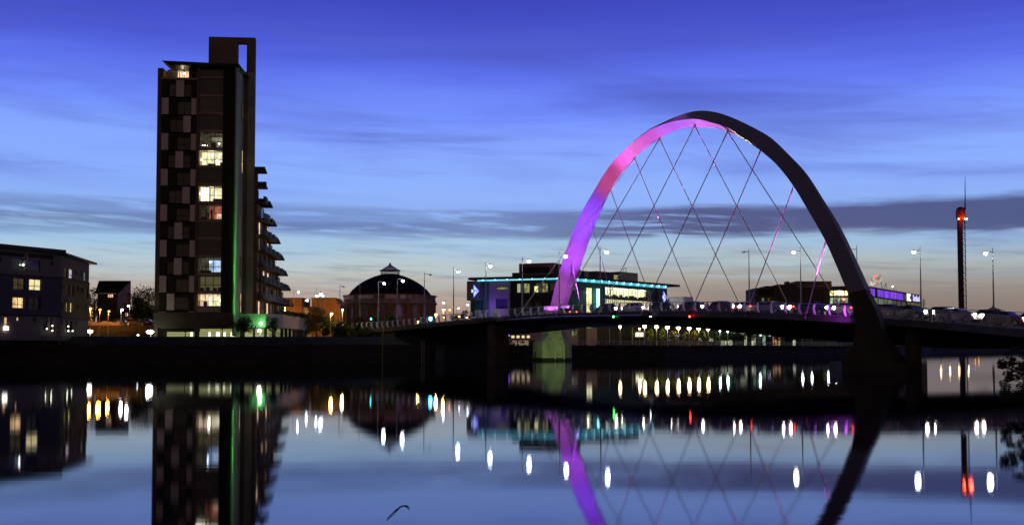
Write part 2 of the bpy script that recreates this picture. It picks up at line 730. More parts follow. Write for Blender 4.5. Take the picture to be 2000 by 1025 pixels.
# north bank at the right, mostly outside the picture
mb = MB()
mb.prism([(60, -200), (60, 60), (64, 84), (120, 170), (420, 620), (900, 1300), (1500, 1300), (1500, -200)], -2, 4.0)
struct('north_bank_ground', mb, M_ground)

# ------------------------------------------------------------------ bridge geometry
UX, UY = -0.576, 0.817   # along the deck, towards the far bank
NX, NY = 0.817, 0.576    # across the deck, away from the viewer


def D(Yn, off, z):
    return Vector((115.25 - 0.705 * Yn + NX * off, Yn + NY * off, z))


def Yn_of(px, off=0.0):
    q = ray(px, 620)[0]
    return (115.25 + NX * off - NY * off * q) / (0.705 + q)


top_px = [(2000, 643), (1900, 635), (1800, 628.6), (1700, 621), (1640, 617), (1573, 612.5), (1450, 609), (1350, 608), (1250, 608.5),
          (1150, 610.5), (1100, 612.5), (1000, 618), (940, 622), (840, 631), (790, 636)]
bot_px = [(2000, 680), (1900, 673), (1800, 667), (1640, 655), (1500, 641.5), (1400, 635.5), (1300, 633.5), (1220, 635.5), (1140, 640), (1065, 648), (980, 655), (880, 660)]
ty = [Yn_of(x) for x, y in top_px]
tz = [pt(x, y, Yn_of(x)).z for x, y in top_px]
pol = np.polyfit(ty, tz, 3)
by = [Yn_of(x, 18.5) for x, y in bot_px]
bz = [pt(x, y, D(Yn_of(x, 18.5), 18.5, 0).y).z for x, y in bot_px]


def ztop(Y):
    Yc = min(max(Y, 93.0), 196.0)
    z = float(np.polyval(pol, Yc))
    if Y < 93:
        z -= (93 - Y) * 0.03
    return z


def zbot(Y):
    return min(float(np.interp(Y, by, bz)), ztop(Y) - 1.3)


W = 22.0
bridge = thing('arch_bridge', tuple(D(146, 11, 0)), 'arched road bridge with a purple lit leaning arch and crossed hanger cables over the river', 'bridge')
M_asph = mat('asphalt', (0.05, 0.05, 0.052), 0.85)
M_girder = mat('girder_paint', (0.012, 0.012, 0.013), 0.6, 0.0, 0.2, 0.3)
M_edge = mat('edge_beam_concrete', (0.10, 0.098, 0.092), 0.7, 0, 0.25, 0.5)
M_pave = mat('footway', (0.14, 0.13, 0.12), 0.8)
Ys = [60 + i * 2.5 for i in range(int((214 - 60) / 2.5) + 1)]


def loft(mbx, prof, closed=True):
    """prof(Y) -> list of (off, z)"""
    rings = [[D(Y, o, z) for o, z in prof(Y)] for Y in Ys]
    m = len(rings[0])
    vs = [p for r in rings for p in r]
    fs = []
    for k in range(len(rings) - 1):
        for i in range(m if closed else m - 1):
            j = (i + 1) % m
            fs.append((k * m + i, k * m + j, (k + 1) * m + j, (k + 1) * m + i))
    fs.append(tuple(range(m))[::-1])
    fs.append(tuple(range((len(rings) - 1) * m, len(rings) * m)))
    mbx.add(vs, fs)
    return mbx


part('deck_girder', loft(MB(), lambda Y: [(0.35, ztop(Y) - 0.08), (W - 0.35, ztop(Y) - 0.08), (W - 0.35, ztop(Y) - 0.7), (W - 3.5, zbot(Y)),
                                          (3.5, zbot(Y)), (0.9, ztop(Y) - 0.9)]), M_girder, bridge)
for o0, lab in ((0.0, 'near'), (W - 0.32, 'far')):
    part('edge_beam', loft(MB(), lambda Y: [(o0, ztop(Y)), (o0 + 0.32, ztop(Y)), (o0 + 0.32, ztop(Y) - 0.68), (o0, ztop(Y) - 0.68)]), M_edge, bridge)
for a, b in ((0.4, 3.4), (W - 3.4, W - 0.4)):
    part('footway', loft(MB(), lambda Y: [(a, ztop(Y) + 0.06), (b, ztop(Y) + 0.06), (b, ztop(Y) - 0.05), (a, ztop(Y) - 0.05)]), M_pave, bridge)
part('road_surface', loft(MB(), lambda Y: [(3.45, ztop(Y) - 0.05), (W - 3.45, ztop(Y) - 0.05), (W - 3.45, ztop(Y) - 0.075), (3.45, ztop(Y) - 0.075)]), M_asph, bridge)
M_white = mat('road_paint', (0.7, 0.7, 0.68), 0.6)
Ysave = Ys
for k in range(34):
    Yc = 64 + k * 4.2
    Ys = [Yc, Yc + 1.2]
    part('lane_marking', loft(MB(), lambda Y: [(W / 2 - 0.06, ztop(Y) - 0.042), (W / 2 + 0.06, ztop(Y) - 0.042), (W / 2 + 0.06, ztop(Y) - 0.046), (W / 2 - 0.06, ztop(Y) - 0.046)]), M_white, bridge)
Ys = Ysave
# added pale tube standing in for sheen along the near edge, left half
mb = MB()
pp = [(969, 627), (1000, 623.8), (1040, 620.5), (1090, 618), (1140, 616.8), (1200, 616), (1254, 615.6)]
pl = []
for x, y in pp:
    Y = Yn_of(x, -0.25)
    q = D(Y, -0.25, 0)
    q.z = pt(x, y, q.y).z
    pl.append(q)
mb.path(pl, [0.09] * len(pl), 8)
part('sheen_strip', mb, mat('sheen_steel', (0.55, 0.55, 0.62), 0.25, 0.7), bridge)
# stiffening fins of the deck between the hangers
for i in range(26):
    Y = 98 + i * 3.6
    mb = MB()
    a = D(Y, 0.05, ztop(Y) - 0.68)
    b = D(Y, 0.9, ztop(Y) - 0.9)
    c = D(Y, 3.3, zbot(Y) + 0.05)
    d = D(Y, 0.05, ztop(Y) - 1.0)
    tn = Vector((UX, UY, 0)) * 0.18
    mb.hexa([d, c, c + tn, d + tn, a, b, b + tn, a + tn])
    part('deck_rib', mb, M_girder, bridge)

# parapets
M_post = mat('white_parapet_post', (0.75, 0.75, 0.78), 0.45, 0, 0.08)
prof = [(-0.02, 0.0), (-0.30, 0.28), (-0.40, 0.62), (-0.34, 0.92), (-0.16, 1.16), (-0.04, 1.16), (-0.10, 0.62), (0.10, 0.0)]


def post_mesh(sgn, curved=True):
    mb = MB()
    pr = prof if curved else [(-0.10, 0.0), (-0.10, 1.12), (0.10, 1.12), (0.10, 0.0)]
    # local frame: x across (towards near side negative), y along the deck, z up
    m = len(pr)
    th = 0.07 if curved else 0.16
    vs = [(sgn * x, -th, z) for x, z in pr] + [(sgn * x, th, z) for x, z in pr]
    fs = [tuple(range(m)), tuple(range(m, 2 * m))[::-1]] + [(i, (i + 1) % m, m + (i + 1) % m, m + i) for i in range(m)]
    mb.add(vs, fs)
    return mb


pm_near = mesh_from('parapet_post', post_mesh(1), M_post)
pm_far = mesh_from('parapet_post', post_mesh(-1), M_post)
pm_str = mesh_from('parapet_post', post_mesh(1, False), mat('grey_parapet_post', (0.30, 0.27, 0.25), 0.6))
deck_ang = math.atan2(NY, NX)
for side in (0, 1):
    off = 0.12 if side == 0 else W - 0.12
    Y = 66.0
    while Y < 211:
        me = pm_far if side else (pm_near if Y > 112 else pm_str)
        o = bpy.data.objects.new('parapet_post', me)
        COL.objects.link(o)
        o.parent = bridge
        o.location = D(Y, off, ztop(Y)) - ORG[bridge.name]
        o.rotation_euler = (0, 0, deck_ang)
        Y += 1.64
    for nm, hh, rr in (('top_rail', 1.16, 0.05), ('bottom_rail', 0.10, 0.035)):
        mb = MB()
        pts = [D(Y, off, ztop(Y) + hh) for Y in Ys[2:-1]]
        mb.path(pts, [rr] * len(pts), 6)
        part(nm, mb, M_rail, bridge)
    # straight bars right of the arch, stretched wires over the main span
    mb = MB()
    Y = 66.0
    while Y < 113:
        p = D(Y, off, ztop(Y))
        mb.tube(p + Vector((0, 0, 0.1)), p + Vector((0, 0, 1.14)), 0.014, None, 4, False)
        Y += 0.11
    part('baluster', mb, M_rail, bridge, None, 'stuff')
    for hh in (0.3, 0.5, 0.7, 0.9):
        mb = MB()
        pts = [D(Y, off - (0.12 if side == 0 else -0.12), ztop(Y) + hh) for Y in Ys if 112 < Y < 211]
        mb.path(pts, [0.012] * len(pts), 4)
        part('parapet_wire', mb, M_rail, bridge)


# ------------------------------------------------------------------ the arch
def s_of(px):
    q = ray(px, 500)[0]
    return (35.5 - 106 * q) / (27.5 + 92 * q)


def Yp(px):
    return 106 + 92 * s_of(px)


st = [  # O, I, S, R pixel corners from the near foot over the crown to the far foot
    ((1690, 565), (1656, 573), (1668, 580), (1702, 571)),
    ((1665, 508), (1634, 520), (1644, 526), (1673, 508)),
    ((1636.5, 448), (1609, 465), (1618, 470), (1643, 446)),
    ((1607, 396), (1580, 414), (1588, 418), (1611, 394)),
    ((1574, 342), (1547, 360), (1553, 364), (1576, 340)),
    ((1540, 304), (1516, 321), (1519, 324), (1541.5, 303)),
    ((1504, 270), (1485, 292), (1487, 296), (1506, 269.5)),
    ((1466, 247), (1454, 270), (1461, 278), (1469, 248)),
    ((1428, 229), (1420, 249), (1431, 261), (1434, 232)),
    ((1393, 218.5), (1390, 239), (1402, 251), (1402, 225)),
    ((1360, 217), (1360, 233), (1372, 249.5), (1370, 224)),
    ((1325, 226), (1329, 235), (1341, 250), (1335, 230)),
    ((1296, 239), (1298, 242), (1312, 257.5), (1304, 243)),
    ((1264, 256), (1265, 257), (1283, 274), (1272, 258)),
    ((1227, 286), (1226, 287), (1246, 302), (1234, 290)),
    ((1193, 323), (1191, 324), (1216, 335), (1202, 326)),
    ((1164, 371), (1161, 371), (1188, 377), (1190, 376)),
    ((1135, 420), (1131, 425), (1157, 434), (1165, 432)),
    ((1110, 480), (1107, 484), (1131, 490), (1144, 490)),
    ((1098, 540), (1089, 542), (1111, 545), (1125, 547)),
    ((1088, 600), (1074, 600), (1094, 601), (1107, 600)),
    ((1083, 640), (1064, 640), (1084, 642), (1098, 640)),
]
k_off = [0, 6, 10, 14, 21]
offO = np.interp(range(22), k_off, [-0.6, -0.6, -0.4, 1.2, 2.2])
offI = np.interp(range(22), k_off, [0.3, -0.2, -0.5, 0.2, 0.2])
offS = np.interp(range(22), k_off, [2.4, 1.4, 0.6, -0.6, -1.0])
offR = np.interp(range(22), k_off, [1.6, 1.2, 0.7, 1.2, 1.2])
rows = []
for i, c in enumerate(st):
    Yc = Yp((c[1][0] + c[2][0]) / 2)
    q = []
    for (x, y), o in zip(c, (offO[i], offI[i], offS[i], offR[i])):
        q += list(pt(x, y, Yc + o))
    rows.append(tuple(q))
rows = cat_interp(rows, 5)
M_arch = mat('arch_paint', (0.17, 0.152, 0.148), 0.75, 0, 0.12, 0.25)
mb = MB()
cn = [[Vector(r[3 * k:3 * k + 3]) for r in rows] for k in range(4)]
for k in range(4):
    a, b = cn[k], cn[(k + 1) % 4]
    m = len(a)
    mb.add(a + b, [(i, i + 1, m + i + 1, m + i) for i in range(m - 1)], True)
arch = part('arch', mb, M_arch, bridge)
# weld seams between the arch sections
for i in range(6, len(rows) - 6, 10):
    mb = MB()
    c = sum((cn[k][i] for k in range(4)), Vector()) / 4
    ring = []
    for j in (i, i + 1):
        for k in range(4):
            p = cn[k][i] * (1 - 0.12 * (j - i)) + cn[k][i + 1] * (0.12 * (j - i))
            ring.append(c + (p - c) * 1.004)
    mb.add(ring, [(k, (k + 1) % 4, 4 + (k + 1) % 4, 4 + k) for k in range(4)])
    part('weld_seam', mb, mat('seam_paint', (0.2, 0.19, 0.19), 0.6), arch)

# concrete feet
levels = [(573, 1657, 1690, 1702, 568), (600, 1664, 1708, 1717, 600), (626, 1671, 1718, 1727, 626), (654, 1670, 1725, 1737, 654),
          (668, 1668, 1729, 1744, 668), (690, 1654, 1741, 1760, 690), (699, 1645, 1748, 1769, 699), (707, 1644, 1750, 1770, 707)]
mb = MB()
vs = []
for y, xl, xf, xr, y2 in levels:
    Yb = 106
    g = (y - 573) / 134.0
    vs += [pt(xl, y, Yb + 0.3 - 0.8 * g), pt(xf, y2, Yb - 0.6 - 0.8 * g), pt(xr, y, Yb + 1.6 + 1.2 * g), pt(xl + 12 * (1 - g) + 2, y, Yb + 2.6 + 3.0 * g)]
fs = []
for k in range(len(levels) - 1):
    for i in range(4):
        j = (i + 1) % 4
        fs.append((k * 4 + i, k * 4 + j, (k + 1) * 4 + j, (k + 1) * 4 + i))
mb.add(vs, fs)
fs = None
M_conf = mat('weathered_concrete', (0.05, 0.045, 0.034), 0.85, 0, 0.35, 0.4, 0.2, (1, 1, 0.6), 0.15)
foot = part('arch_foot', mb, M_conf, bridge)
mb = MB()
a = pt(1643, 715, 104.6)
b = pt(1771, 715, 104.6)
ztopped = pt(1700, 707, 104.8).z
mb.hexa([(a.x, 104.3, -1), (b.x, 104.3, -1), (b.x + 1.2, 112, -1), (a.x + 1.0, 112, -1),
         (a.x, 104.3, ztopped), (b.x, 104.3, ztopped), (b.x + 1.2, 112, ztopped), (a.x + 1.0, 112, ztopped)])
part('plinth', mb, M_darkconc, foot)
# far foot: pale concrete cutwater pier with a niche
mb = MB()
P = lambda x, y, Y: pt(x, y, Y)
lv = [(640, 1060, 1106), (653, 1061, 1106), (668, 1043, 1117), (704.2, 1042, 1118)]
vs = []
for y, xl, xr in lv:
    for (x, Y) in ((xl, 201), (xl + (xr - xl) * 0.22, 198.6), (xl + (xr - xl) * 0.78, 198.6), (xr, 201), (xr, 208), (xl, 208)):
        q = pt(x, y, 200)
        vs.append((q.x * Y / 200 if False else q.x, Y, q.z if y < 700 else -1))
fs = []
for k in range(3):
    for i in range(6):
        j = (i + 1) % 6
        fs.append((k * 6 + i, (k + 1) * 6 + i, (k + 1) * 6 + j, k * 6 + j))
fs.append((0, 1, 2, 3, 4, 5))
mb.add(vs, fs)
M_pier = mat('green_tinted_pier_concrete', (0.26, 0.28, 0.19), 0.85, 0, 0.45, 0.55, 0.2, (1, 1, 0.5), 0.3)  # green of the light on the pier is mixed into its colour
pier = part('arch_foot', mb, M_pier, bridge, 'pale green tinted far foot of the arch with a round headed niche')
ring_ = [(v[0], v[1]) for v in vs[18:24]]
cxp = sum(a for a, b in ring_) / 6
cyp = sum(b for a, b in ring_) / 6
ring_ = [(cxp + (a - cxp) * 1.012, cyp + (b - cyp) * 1.02) for a, b in ring_]
part('tide_band', MB().prism(ring_, -1, 0.5), mat('wet_weed', (0.012, 0.014, 0.008), 0.6), pier)
fp = Fac((pt(1043, 680, 198.5).x, 198.5), (pt(1117, 680, 198.5).x, 198.5))
mb = MB()
uu = fp.u(1093)
z0 = pt(1090, 701, 198.5).z
z1 = pt(1090, 676, 198.5).z
out = [(-0.95, z0), (-0.95, z1)] + [(-0.95 * math.cos(a), z1 + 0.95 * math.sin(a)) for a in [math.pi * i / 10 for i in range(1, 10)]] + [(0.95, z1), (0.95, z0)]
inn = [(x * 0.78, zz if zz == z0 else z1 + (zz - z1) * 0.8) for x, zz in out]
m = len(out)
vs = [fp.P(uu + x, 0.12, z) for x, z in out] + [fp.P(uu + x, 0.12, z) for x, z in inn] + [fp.P(uu + x, -0.2, z) for x, z in inn] + [fp.P(uu + x, -0.15, z) for x, z in out]
fs = [(i, i + 1, m + i + 1, m + i) for i in range(m - 1)] + [(m + i, m + i + 1, 2 * m + i + 1, 2 * m + i) for i in range(m - 1)] + [(3 * m + i, 3 * m + i + 1, i + 1, i) for i in range(m - 1)]
mb.add(vs, fs)
part('niche_surround', mb, mat('tinted_stone_trim', (0.33, 0.34, 0.25), 0.8, 0, 0.3, 1.0), pier)  # trim colour carries the same green light tint
# deck columns and abutment
for px, w0, lab in ((966, 2.2, 1.3), (1776, 1.1, 0.55)):
    Y = Yn_of(px, 1.0)
    mb = MB()
    c = D(Y, 1.6, 0)
    t = Vector((UX, UY, 0)) * (w0 / 2)
    nn = Vector((NX, NY, 0)) * lab
    q = [c - t - nn, c + t - nn, c + t + nn, c - t + nn]
    z1 = ztop(Y) - 0.9
    mb.hexa([(p.x, p.y, -1) for p in q] + [(p.x, p.y, z1) for p in q])
    part('column', mb, mat('brown_column_concrete', (0.085, 0.07, 0.045), 0.85, 0, 0.35, 0.5), bridge)
mb = MB()
q = [D(194, 0.5, 0), D(194, W - 0.5, 0), D(215, W - 0.5, 0), D(215, 0.5, 0)]
mb.hexa([(p.x, p.y, -1) for p in q] + [(p.x, p.y, ztop(194) - 0.75) for p in q])
part('abutment', mb, M_darkconc, bridge)
mb = MB()
q = [D(76, 0.5, 0), D(76, W - 0.5, 0), D(58, W - 0.5, 0), D(58, 0.5, 0)]
mb.hexa([(p.x, p.y, -1) for p in q[::-1]] + [(p.x, p.y, ztop(70) - 0.75) for p in q[::-1]])
part('abutment', mb, M_darkconc, bridge)

# hanger cables
M_cable = mat('hanger_cable', (0.50, 0.36, 0.36), 0.5, 0.0, 0.1)
nodes = {0: (1613, 470), 1: (1551, 362), 2: (1486, 293), 3: (1421, 257), 4: (1357, 246), 5: (1288, 271), 6: (1239, 309), 7: (1192, 370), 8: (1156, 438), 9: (1117, 515)}
near_end = {0: 1573.5, 1: 1457, 2: 1348, 3: 1254, 4: 1170, 5: 1085, 6: 1008}
far_end = {3: 1655, 4: 1552, 5: 1456, 6: 1367, 7: 1285, 8: 1207, 9: 1141}
for k, (x, y) in nodes.items():
    top = pt(x, y, Yp(x) + 0.1)
    ends = []
    if k in near_end:
        Y = Yn_of(near_end[k], -0.1)
        ends.append(D(Y, -0.1, ztop(Y) - 0.25))
    if k in far_end:
        Y = Yn_of(far_end[k], W + 0.1)
        ends.append(D(Y, W + 0.1, ztop(Y) - 0.25))
    for e in ends:
        mb = MB()
        mb.tube(e, top, 0.06, None, 8)
        h = part('hanger', mb, M_cable, bridge)
        d = (top - e).normalized()
        part('socket', MB().tube(top - d * 1.6, top + d * 0.2, 0.065, 0.11, 8), M_cable, h)
        part('socket', MB().tube(e - d * 0.2, e + d * 1.3, 0.10, 0.07, 8), M_cable, h)
        mid = e + (top - e) * 0.42
        part('cable_joint', MB().tube(mid - d * 0.5, mid + d * 0.5, 0.062, None, 8), M_cable, h)
# footing caps at the far foot (the white box the arch rises from)
ff = Fac((pt(1063, 600, 196.5).x, 196.5), (pt(1122, 600, 196.5).x, 196.5))
mb = MB()
ff.box(mb, 0, ff.u(1112), ff.z(1090, 606), ff.z(1090, 597.5), -3.2, 0)
part('foot_collar', mb, mat('white_collar', (0.55, 0.55, 0.58), 0.5), bridge)

# ------------------------------------------------------------------ tower block
M_brownw = mat('brown_render', (0.13, 0.10, 0.078), 0.8, 0, 0.2, 0.15)
M_panel_d = mat('dark_green_panel', (0.022, 0.025, 0.018), 0.55, 0, 0.25, 0.5)
M_panel_l = mat('pale_metal_panel', (0.52, 0.44, 0.43), 0.55, 0, 0.12, 0.4, 0.3, (4, 4, 0.3))
M_spand = mat('spandrel_panel', (0.24, 0.19, 0.17), 0.6, 0, 0.15, 0.4)
M_joint = mat('floor_joint', (0.008, 0.008, 0.008), 0.8)
M_room = mat('room_plaster', (0.4, 0.33, 0.25), 0.9)
M_wallgreen = mat('side_wall_render', (0.26, 0.25, 0.19), 0.8, 0, 0.3, 0.35, 0.2, (1, 1, 0.4))
TF = Fac((pt(305, 600, 190).x, 190), (pt(305, 600, 190).x + 10, 190.78))
tower = thing('apartment_tower', (-56, 196, 4.25), 'tall dark tower block with chequered panels, lit windows and a stepped balcony wing', 'tower block')
u = lambda x: TF.u(x, 175)
zz = lambda y: TF.z(390, y)
ZG = 4.25
zrows = [zz(157.5 + 34.65 * i) for i in range(15)]
# core and plain walls
u_side = TF.u(460.5, 300)
mb = MB()
TF.box(mb, u(316.5), u_side - 0.05, ZG + 1.9, zz(152), -12.0, -3.2)
part('core_wall', mb, M_brownw, tower)
mb = MB()
TF.box(mb, u(306), u(317), ZG, zz(133), -12.0, -0.6)
part('end_wall', mb, M_brownw, tower)
# black slab between the glazed bay and the corner
mb = MB()
TF.box(mb, u(436.2), u(459.5), ZG + 1.9, zz(137), -3.4, 0.05)
part('black_wall', mb, M_black, tower)
mb = MB()
TF.box(mb, u(459.5), u_side + 0.02, ZG + 1.9, zz(130), -3.4, -0.02)
part('corner_wall', mb, M_spand, tower)
# side wall, receding
mb = MB()
TF.box(mb, u_side - 0.4, u_side, ZG + 0.2, zz(130), -8.2, -0.4)
part('side_wall', mb, M_wallgreen, tower)
SF = Fac((TF.P(u_side, 0, 0).x, TF.P(u_side, 0, 0).y), (TF.P(u_side, -8, 0).x, TF.P(u_side, -8, 0).y))
# chequered bay
cw = [u(316.2), u(329.5), u(345), u(359), u(373.5), u(384.5)]
T0 = [('D', 316.2, 329), ('W', 329, 344), ('L', 344, 359.5), ('W', 359.5, 374), ('D', 374, 384.3)]
T1 = [('L', 316.2, 330), ('D', 330, 346), ('W', 346, 374), ('L', 374, 384.3)]
T2 = [('D', 316.2, 331), ('W', 331, 358.5), ('L', 358.5, 373.5), ('D', 373.5, 384.3)]
T3 = [('D', 316.2, 331), ('L', 331, 346), ('W', 346, 374), ('D', 374, 384.3)]
seq = [T0, T1, T2, T1, T0, T1, T2, T1, T0, T1, T0, T1, T3, T1]
M_dimglass = [M_dark, mat('curtained_glass', (0.05, 0.05, 0.045), 0.12, 0, 0.4, 0.6, 0.5), M_dark]
mb = MB()
TF.box(mb, u(316.2), u(385), zrows[14] - 0.4, zrows[0], -3.3, -0.55)
part('bay_wall', mb, M_joint, tower)
for r, T in enumerate(seq):
    zt = zrows[r]
    zb = zrows[r + 1] + 0.22
    for k, (ty_, a, b) in enumerate(T):
        ua, ub = u(a) + 0.02, u(b) - 0.02
        if ty_ == 'W':
            mbx = MB()
            TF.box(mbx, ua, ub, zt - 0.62, zt, -0.5, -0.10)
            part('dark_panel', mbx, M_panel_d, tower)
            wide = (b - a) > 20
            TF.window(tower, (ua + 0.03, ub - 0.03, zb + 0.05, zt - 0.64), 2 if wide else 1, 2, random.choice(M_dimglass),
                      M_frame, -0.42, 0.07, (0.42,))
        else:
            mbx = MB()
            TF.box(mbx, ua, ub, zb, zt, -0.5, 0.0 if ty_ == 'L' else -0.06)
            part('pale_panel' if ty_ == 'L' else 'dark_panel', mbx, M_panel_l if ty_ == 'L' else M_panel_d, tower)
# divider fin between the bays
mb = MB()
TF.box(mb, u(385), u(389.4), zrows[14] - 0.4, zz(133), -3.3, 0.12)
part('divider_wall', mb, M_brownw, tower)

# glazed bay
E_warm = lit('room_light_warm', (1.0, 0.74, 0.40), 1.9, 0.45, 0.9, 0.5)
E_pale = lit('room_light_pale', (1.0, 0.84, 0.50), 1.8, 0.42, 0.8, 0.4)
E_peach = lit('room_light_peach', (1.0, 0.66, 0.42), 1.5, 0.3, 0.9, 0.6)
E_red = lit('room_light_red', (0.75, 0.20, 0.10), 0.8, 0.2, 0.8, 0.6)
E_blue = lit('room_light_blue', (0.55, 0.70, 1.0), 1.3, 0.4, 0.8, 0.6)
E_dim = lit('room_light_dim', (0.10, 0.085, 0.055), 0.8, 0.15, 0.7, 0.7)
E_tan = lit('blind_tan', (0.11, 0.09, 0.04), 1.0, 0.7, 0.3, 2.0)
E_bulb = emi('room_bulb', (1.0, 0.9, 0.7), 22)
M_furn = mat('dark_furniture', (0.03, 0.02, 0.015), 0.7)
gz = [(153, 184, 'dark'), (189, 218.5, 'dark'), (223.5, 253, 'dark'), (258.5, 288, 'bits'), (292.5, 323, 'pale'), (328, 357.5, 'dark'),
      (363, 393, 'pale2'), (398, 428.5, 'red'), (434, 463, 'dark'), (468, 498, 'dark'), (502.5, 532.5, 'blue'), (538.5, 568, 'tan'),
      (573, 598, 'warm'), (609, 633.5, 'warm2')]
ua, ub = u(389.8), u(436)
for i, (y0, y1, kind) in enumerate(gz):
    z1, z0 = zz(y0), zz(y1)
    ynext = gz[i + 1][0] if i + 1 < len(gz) else 640
    mbx = MB()
    TF.box(mbx, ua, ub, zz(ynext), z0, -0.5, 0.06)
    part('spandrel', mbx, M_spand, tower)
    if kind == 'dark':
        TF.window(tower, (ua, ub, z0, z1), 3, 2, [M_dark, M_dimglass[1], M_dark][i % 3], M_framel, -0.35, 0.09, (0.40,))
        continue
    TF.window(tower, (ua, ub, z0, z1), 3, 2, M_glass, M_framel if kind in ('pale', 'pale2') else M_frame, -0.35, 0.09, (0.40,))
    em = {'bits': E_dim, 'pale': E_pale, 'pale2': E_pale, 'red': E_dim, 'blue': E_dim, 'tan': E_tan, 'warm': E_peach, 'warm2': E_peach}[kind]
    room = MB()
    TF.box(room, ua, ub, z0, z1, -3.0, -2.9)
    part('lit_room', room, em, tower)
    room = MB()
    TF.box(room, ua, ub, z0 - 0.1, z0, -3.0, -0.5)
    TF.box(room, ua, ub, z1, z1 + 0.1, -3.0, -0.5)
    room2 = MB()
    part('room_floor', MB().add(room.v[:8], room.f[:6]), M_room, tower)
    part('room_ceiling', MB().add(room.v[8:], [tuple(j - 8 for j in f) for f in room.f[6:]]), M_room, tower)
    for side_u in (ua - 0.05, ub - 0.02):
        room2 = MB()
        TF.box(room2, side_u, side_u + 0.06, z0, z1, -3.0, -0.5)
        part('room_wall', room2, M_room, tower)
    h = z1 - z0

    def furn(a, b, c, d, m=M_furn, dd=-1.6, nm='furniture'):
        q = MB()
        TF.box(q, ua + (ub - ua) * a, ua + (ub - ua) * b, z0 + h * c, z0 + h * d, dd - 0.4, dd)
        part(nm, q, m, tower)

    def bulb(a, c, r=0.12, m=E_bulb):
        part('lamp', MB().ball(TF.P(ua + (ub - ua) * a, -1.2, z0 + h * c), r, 8, 6), m, tower)
    if kind == 'pale':
        bulb(0.08, 0.45, 0.16)
        bulb(0.72, 0.35, 0.16)
        bulb(0.5, 0.72, 0.12)
        furn(0.3, 0.62, 0.0, 0.22)
        furn(0.83, 0.95, 0.0, 0.3)
        light('POINT', 'room_light', TF.P((ua + ub) / 2, -1.2, z1 - 0.5), (1, 0.85, 0.6), 60, None, 0.2)
    elif kind == 'pale2':
        furn(0.0, 0.36, 0.05, 1.0, emi('bright_room', (1, 0.86, 0.58), 3.5), -2.4, 'lit_wall')
        bulb(0.05, 0.55, 0.18)
        furn(0.55, 0.98, 0.0, 0.25)
        furn(0.38, 0.42, 0.0, 1.0)
        light('POINT', 'room_light', TF.P((ua + ub) / 2, -1.2, z1 - 0.5), (1, 0.85, 0.6), 40, None, 0.2)
    elif kind == 'bits':
        for a in (0.1, 0.2, 0.3):
            bulb(a, 0.22, 0.06)
        furn(0.42, 0.98, 0.15, 0.85, lit('shelf_light', (0.8, 0.68, 0.42), 0.5, 0.15, 1.6, 1.2), -2.6, 'lit_wall')
        furn(0.44, 0.66, 0.1, 0.45)
        bulb(0.8, 0.35, 0.12)
    elif kind == 'red':
        furn(0.36, 0.86, 0.0, 0.95, E_red, -2.6, 'lit_wall')
        furn(0.68, 0.86, 0.15, 0.5, E_peach, -2.5, 'lit_wall')
        furn(0.46, 0.52, 0.0, 0.7)
        furn(0.05, 0.3, 0.1, 0.25, mat('red_sofa', (0.2, 0.02, 0.02), 0.7))
    elif kind == 'blue':
        furn(0.38, 0.84, 0.12, 0.88, E_blue, -2.6, 'lit_wall')
        furn(0.86, 0.98, 0.2, 0.85, E_peach, -2.6, 'lit_wall')
        furn(0.05, 0.5, 0.0, 0.2)
        bulb(0.48, 0.72, 0.14, emi('cool_bulb', (0.8, 0.88, 1), 20))
    elif kind == 'warm':
        furn(0.38, 0.98, 0.0, 0.85, E_pale, -2.7, 'lit_wall')
        furn(0.2, 0.34, 0.0, 0.4)
        bulb(0.52, 0.5, 0.16)
        bulb(0.95, 0.45, 0.14)
        light('POINT', 'room_light', TF.P((ua + ub) / 2, -1.2, z1 - 0.5), (1, 0.75, 0.45), 40, None, 0.2)
    elif kind == 'warm2':
        furn(0.34, 0.62, 0.3, 0.85, E_pale, -2.7, 'lit_wall')
        furn(0.68, 0.78, 0.3, 0.85, E_pale, -2.7, 'lit_wall')
        furn(0.5, 0.68, 0.0, 0.25)
        bulb(0.92, 0.2, 0.1)
    elif kind == 'tan':
        for a in (0.05, 0.3, 0.6, 0.8):
            furn(a, a + 0.14, 0.0, 0.22 + 0.1 * random.random())
# narrow light row over the glazed bay
z1, z0 = zz(135.5), zz(150)
TF.window(tower, (ua, ub, z0, z1), 3, 1, M_dark, M_framel, -0.35, 0.09)
mbx = MB()
TF.box(mbx, ua, ub, zz(153), z0, -0.5, 0.06)
part('spandrel', mbx, M_spand, tower)
# penthouse with lit room, terrace and oversailing roof
mbx = MB()
TF.box(mbx, u(367), u(385), zz(157), zz(130), -4, -1.0)
part('penthouse_wall', mbx, M_black, tower)
TF.window(tower, (u(336.5), u(366), zz(151.5), zz(128.5)), 3, 1, M_glass, M_frame, -1.4, 0.09)
mbx = MB()
TF.box(mbx, u(336.5), u(366), zz(151.5), zz(128.5), -4.2, -4.0)
part('lit_room', mbx, lit('penthouse_light', (1.0, 0.62, 0.35), 2.0, 0.35, 0.8, 0.8), tower)
part('lamp', MB().ball(TF.P(u(354), -2.2, zz(139)), 0.2, 8, 6), E_bulb, tower)
light('POINT', 'room_light', TF.P(u(350), -2.4, zz(134)), (1, 0.7, 0.4), 60, None, 0.2)
mbx = MB()
TF.box(mbx, u(317), u(336), zz(157), zz(128), -6, -3.5)
part('penthouse_wall', mbx, M_brownw, tower)
mbx = MB()
TF.box(mbx, u(315.5), u(385), zz(157), zz(153), -3.3, 0.2)
part('terrace_slab', mbx, M_spand, tower)
for x in np.linspace(320, 383, 8):
    part('terrace_post', MB().tube(TF.P(u(x), 0.1, zz(153)), TF.P(u(x), 0.1, zz(142)), 0.025, None, 5), M_rail, tower)
